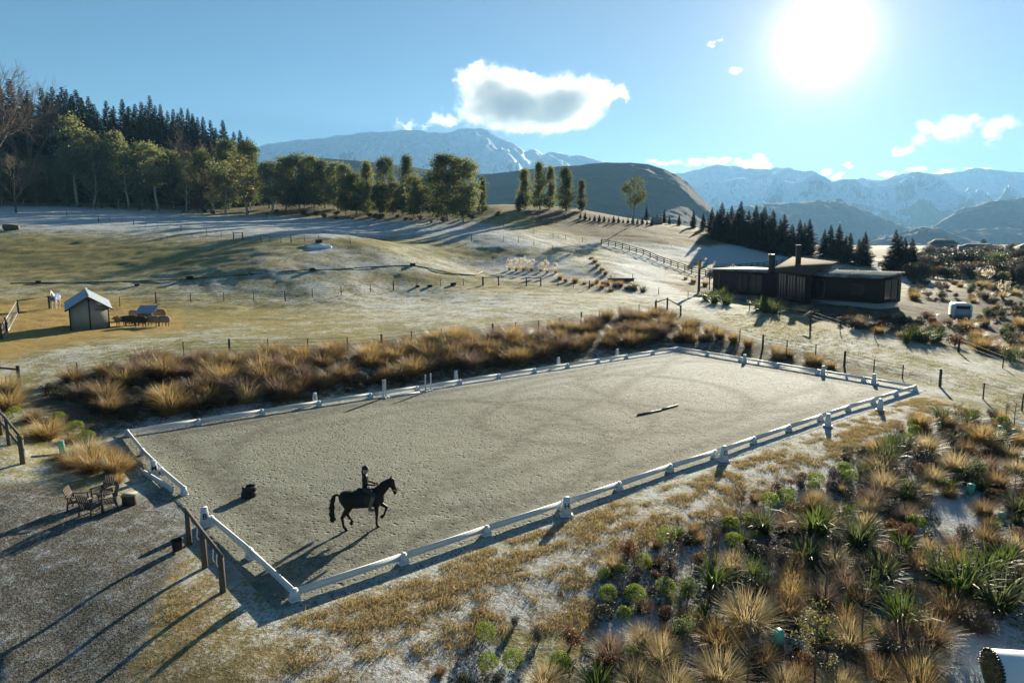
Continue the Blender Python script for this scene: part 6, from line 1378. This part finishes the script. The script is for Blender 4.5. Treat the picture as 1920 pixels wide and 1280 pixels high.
for i in range(46):
    px = R.uniform(60, 960); d = R.uniform(0, 12) + np.interp(px, [0, 460, 640, 800, 880], [244, 226, 206, 184, 180]) if px < 880 else R.uniform(180, 192); p = at(px, d); H = R.uniform(.8, 2.0); m = ('shrubbrown', 'shrubgrey', 'tussdark', 'shrub')[int(R.integers(4))]
    if m == 'tussdark': tuss(p, 1.6, m, LW, 'scrub along the wood', ' at the foot of the wood')
    else: me = proto(('b', m, 1), lambda: shrub_mesh(m, 21, 4200, .052)); o = inst(me, 'bush', p, R.uniform(0, 6), (H * 1.5, H * 1.5, H), 'bush', 'scrub along the wood'); q_(o, {'shrubbrown': 'russet', 'shrubgrey': 'grey', 'shrub': 'dark green'}[m] + ' scrub bush', LW)
# bare trees at the left edge and two bare crowns in the wood
for px, d, top, nm in ((-8, 200, 150, 'big bare twiggy tree at the left edge of the picture'),(62,270,180,'bare grey tree among conifers near the left edge'),(372,268,252,'bare pale tree between conifers and gums'),(30,195,290,'low bare twiggy tree at the left edge under the big one')):
    p = at(px, d); H = span(p, top); rg = np.random.default_rng(abs(px) + 5); t = thing('bare_tree', nm, 'tree', p, 0, 'bare winter trees'); m = MB(); m.tube([(0, 0, -.3), (.1, 0, H*.2), (0, .1, H*.4)], [H*.018, H*.014, H*.010], 7); m.build('trunk', M['bark'], t)
    m2 = MB()
    for i in range(7): tw = twig_arr(rg, H * .85, .42, 4, 4, H * .007, .35); V, F = tw.arr(); a = rg.uniform(0, 6.28); ct, st = math.cos(a), math.sin(a); ti = rg.uniform(.1, .75); V = V @ np.array([[1, 0, 0], [0, math.cos(ti), -math.sin(ti)], [0, math.sin(ti), math.cos(ti)]]).T @ np.array([[ct, -st, 0], [st, ct, 0], [0, 0, 1]]).T; m2.add(V + (0, 0, H * rg.uniform(.2, .42)), F[0])
    m2.build('branches', M['twig'], t)

# ------------------------------------------------------------------ straw turf between the rails and the bed, nobody could count it
def tufts(name, poly, n, keep, L, w, mat, nb=12, excl=True, rad=.07):
    P = np.array(poly, float); W_ = np.array([at_z(a, b, -.3)[:2] for a, b in poly]); lo, hi = W_.min(0), W_.max(0); X = R.uniform(lo[0], hi[0], n); Y = R.uniform(lo[1], hi[1], n)
    Z = ground(X, Y); px, py = proj(np.stack([X, Y, Z], 1)); ok = (poly_sd(poly, px, py) < 0) & (px > -60) & (px < 1980) & (py < 1320)
    e_ = (C4[1] - C4[0])[:2]; e_ = e_ / np.linalg.norm(e_); Uu = X * e_[0] + Y * e_[1]; Ww = -X * e_[1] + Y * e_[0]; f = fbm(Uu / 2.2, Ww / .55, 91, 3) + 1.0 * fbm(Uu / .5, Ww / .26, 95, 2); ok &= f > keep
    ok &= poly_sd(ARENA, X, Y) > .75; X, Y, Z = X[ok], Y[ok], Z[ok]; base = np.repeat(np.stack([X, Y, Z - .01], 1), nb, 0); base[:, :2] += R.normal(0, rad, (len(base), 2))
    V, Q = blades(len(base), 0, L, (.2, 1.3), (.3, 1.5), w, 2, R, base); o = mk(name, V, Q, M[mat]); tag(o, kind='stuff'); return len(X)
n0 = tufts('pasture_tufts', [(-60,520),(300,500),(620,505),(900,525),(1130,545),(1240,575),(1090,595),(860,620),(640,645),(430,660),(200,688),(-60,700)], 75000, -.12, (.05, .15), .028, 'pasture', 6, rad=.09)
n0 += tufts('pasture_tufts', [(1290,575),(1400,590),(1520,610),(1640,640),(1800,690),(1960,740),(1960,780),(1700,710),(1500,660),(1330,620)], 30000, -.1, (.05, .14), .022, 'pasture', 6, rad=.08)
n1 = tufts('straw_turf', STRAW, 95000, .04, (.07, .18), .017, 'straw', 18, rad=.085)
n2 = tufts('dry_lawn', LAWN, 9000, .34, (.05, .12), .014, 'straw', 10)
n3 = tufts('bed_litter', [(a, min(b, 1330)) for a, b in BED if a < 2100] + [(1990,900),(1990,1330),(760,1330)], 12000, .28, (.06, .16), .014, 'straw', 9)
print('tufts', n0, n1, n2, n3)

# past 300 tussocks: the smallest in view become one object
TS = [x for x in TAGQ if x[0].name.startswith('tussock')]
def _sz(o): l = o.matrix_basis.translation; return o.scale[0] / math.hypot(l[0], l[1])
TS.sort(key=lambda x: -_sz(x[0])); rest = TS[290:]; gone = set(id(x) for x in rest)
Vs, Qs, fms, mats, off = [], [], [], [], 0
for x in rest:
    o = x[0]; me = o.data; n = len(me.vertices); v = np.zeros(n * 3, np.float32); me.vertices.foreach_get('co', v); v = v.reshape(-1, 3) * np.array(o.scale); a = o.rotation_euler[2]; c, s = math.cos(a), math.sin(a)
    v = np.stack([v[:, 0]*c - v[:, 1]*s, v[:, 0]*s + v[:, 1]*c, v[:, 2]], 1) + np.array(o.location); q = np.zeros(len(me.loops), np.int32); me.loops.foreach_get('vertex_index', q); q = q.reshape(-1, 4)
    if me.materials[0] not in mats: mats.append(me.materials[0])
    Vs.append(v); Qs.append(q + off); fms.append(np.full(len(q), mats.index(me.materials[0]))); off += n; bpy.data.objects.remove(o)
if rest: tag(mk('tussock_cover', np.concatenate(Vs), np.concatenate(Qs), mats, fm=np.concatenate(fms)), kind='stuff')
TAGQ = [x for x in TAGQ if id(x) not in gone]
# ------------------------------------------------------------------ labels that single out each plant
def number_labels():
    byk = {}
    for o, ph, lms in TAGQ:
        w = np.array(o.matrix_basis.translation); px, py = proj(w); px, py = float(px), float(py)
        lm = min(lms, key=lambda l: (l[1] - px) ** 2 + ((l[2] - py) * 1.4) ** 2); byk.setdefault((ph, lm[0]), []).append((math.hypot(lm[1] - px, lm[2] - py), px - lm[1], o))
    for (ph, lm), L_ in byk.items():
        for side in ('left', 'right'):
            S_ = sorted([x for x in L_ if (x[1] < 0) == (side == 'left')], key=lambda x: x[0])
            for i, (_, _, o) in enumerate(S_):
                o['label'] = f'{ph} {side} of {lm}' if len(S_) == 1 else f'{ph}, {ORD[i] if i else "nearest"} {"" if i else ""}{side} of {lm}'.replace('  ', ' ')
number_labels()
for o in bpy.data.objects:
    l = o.get('label')
    if l and len(l.replace('-', ' ').split()) > 15: print('LONG', o.name, len(l.split()), l)
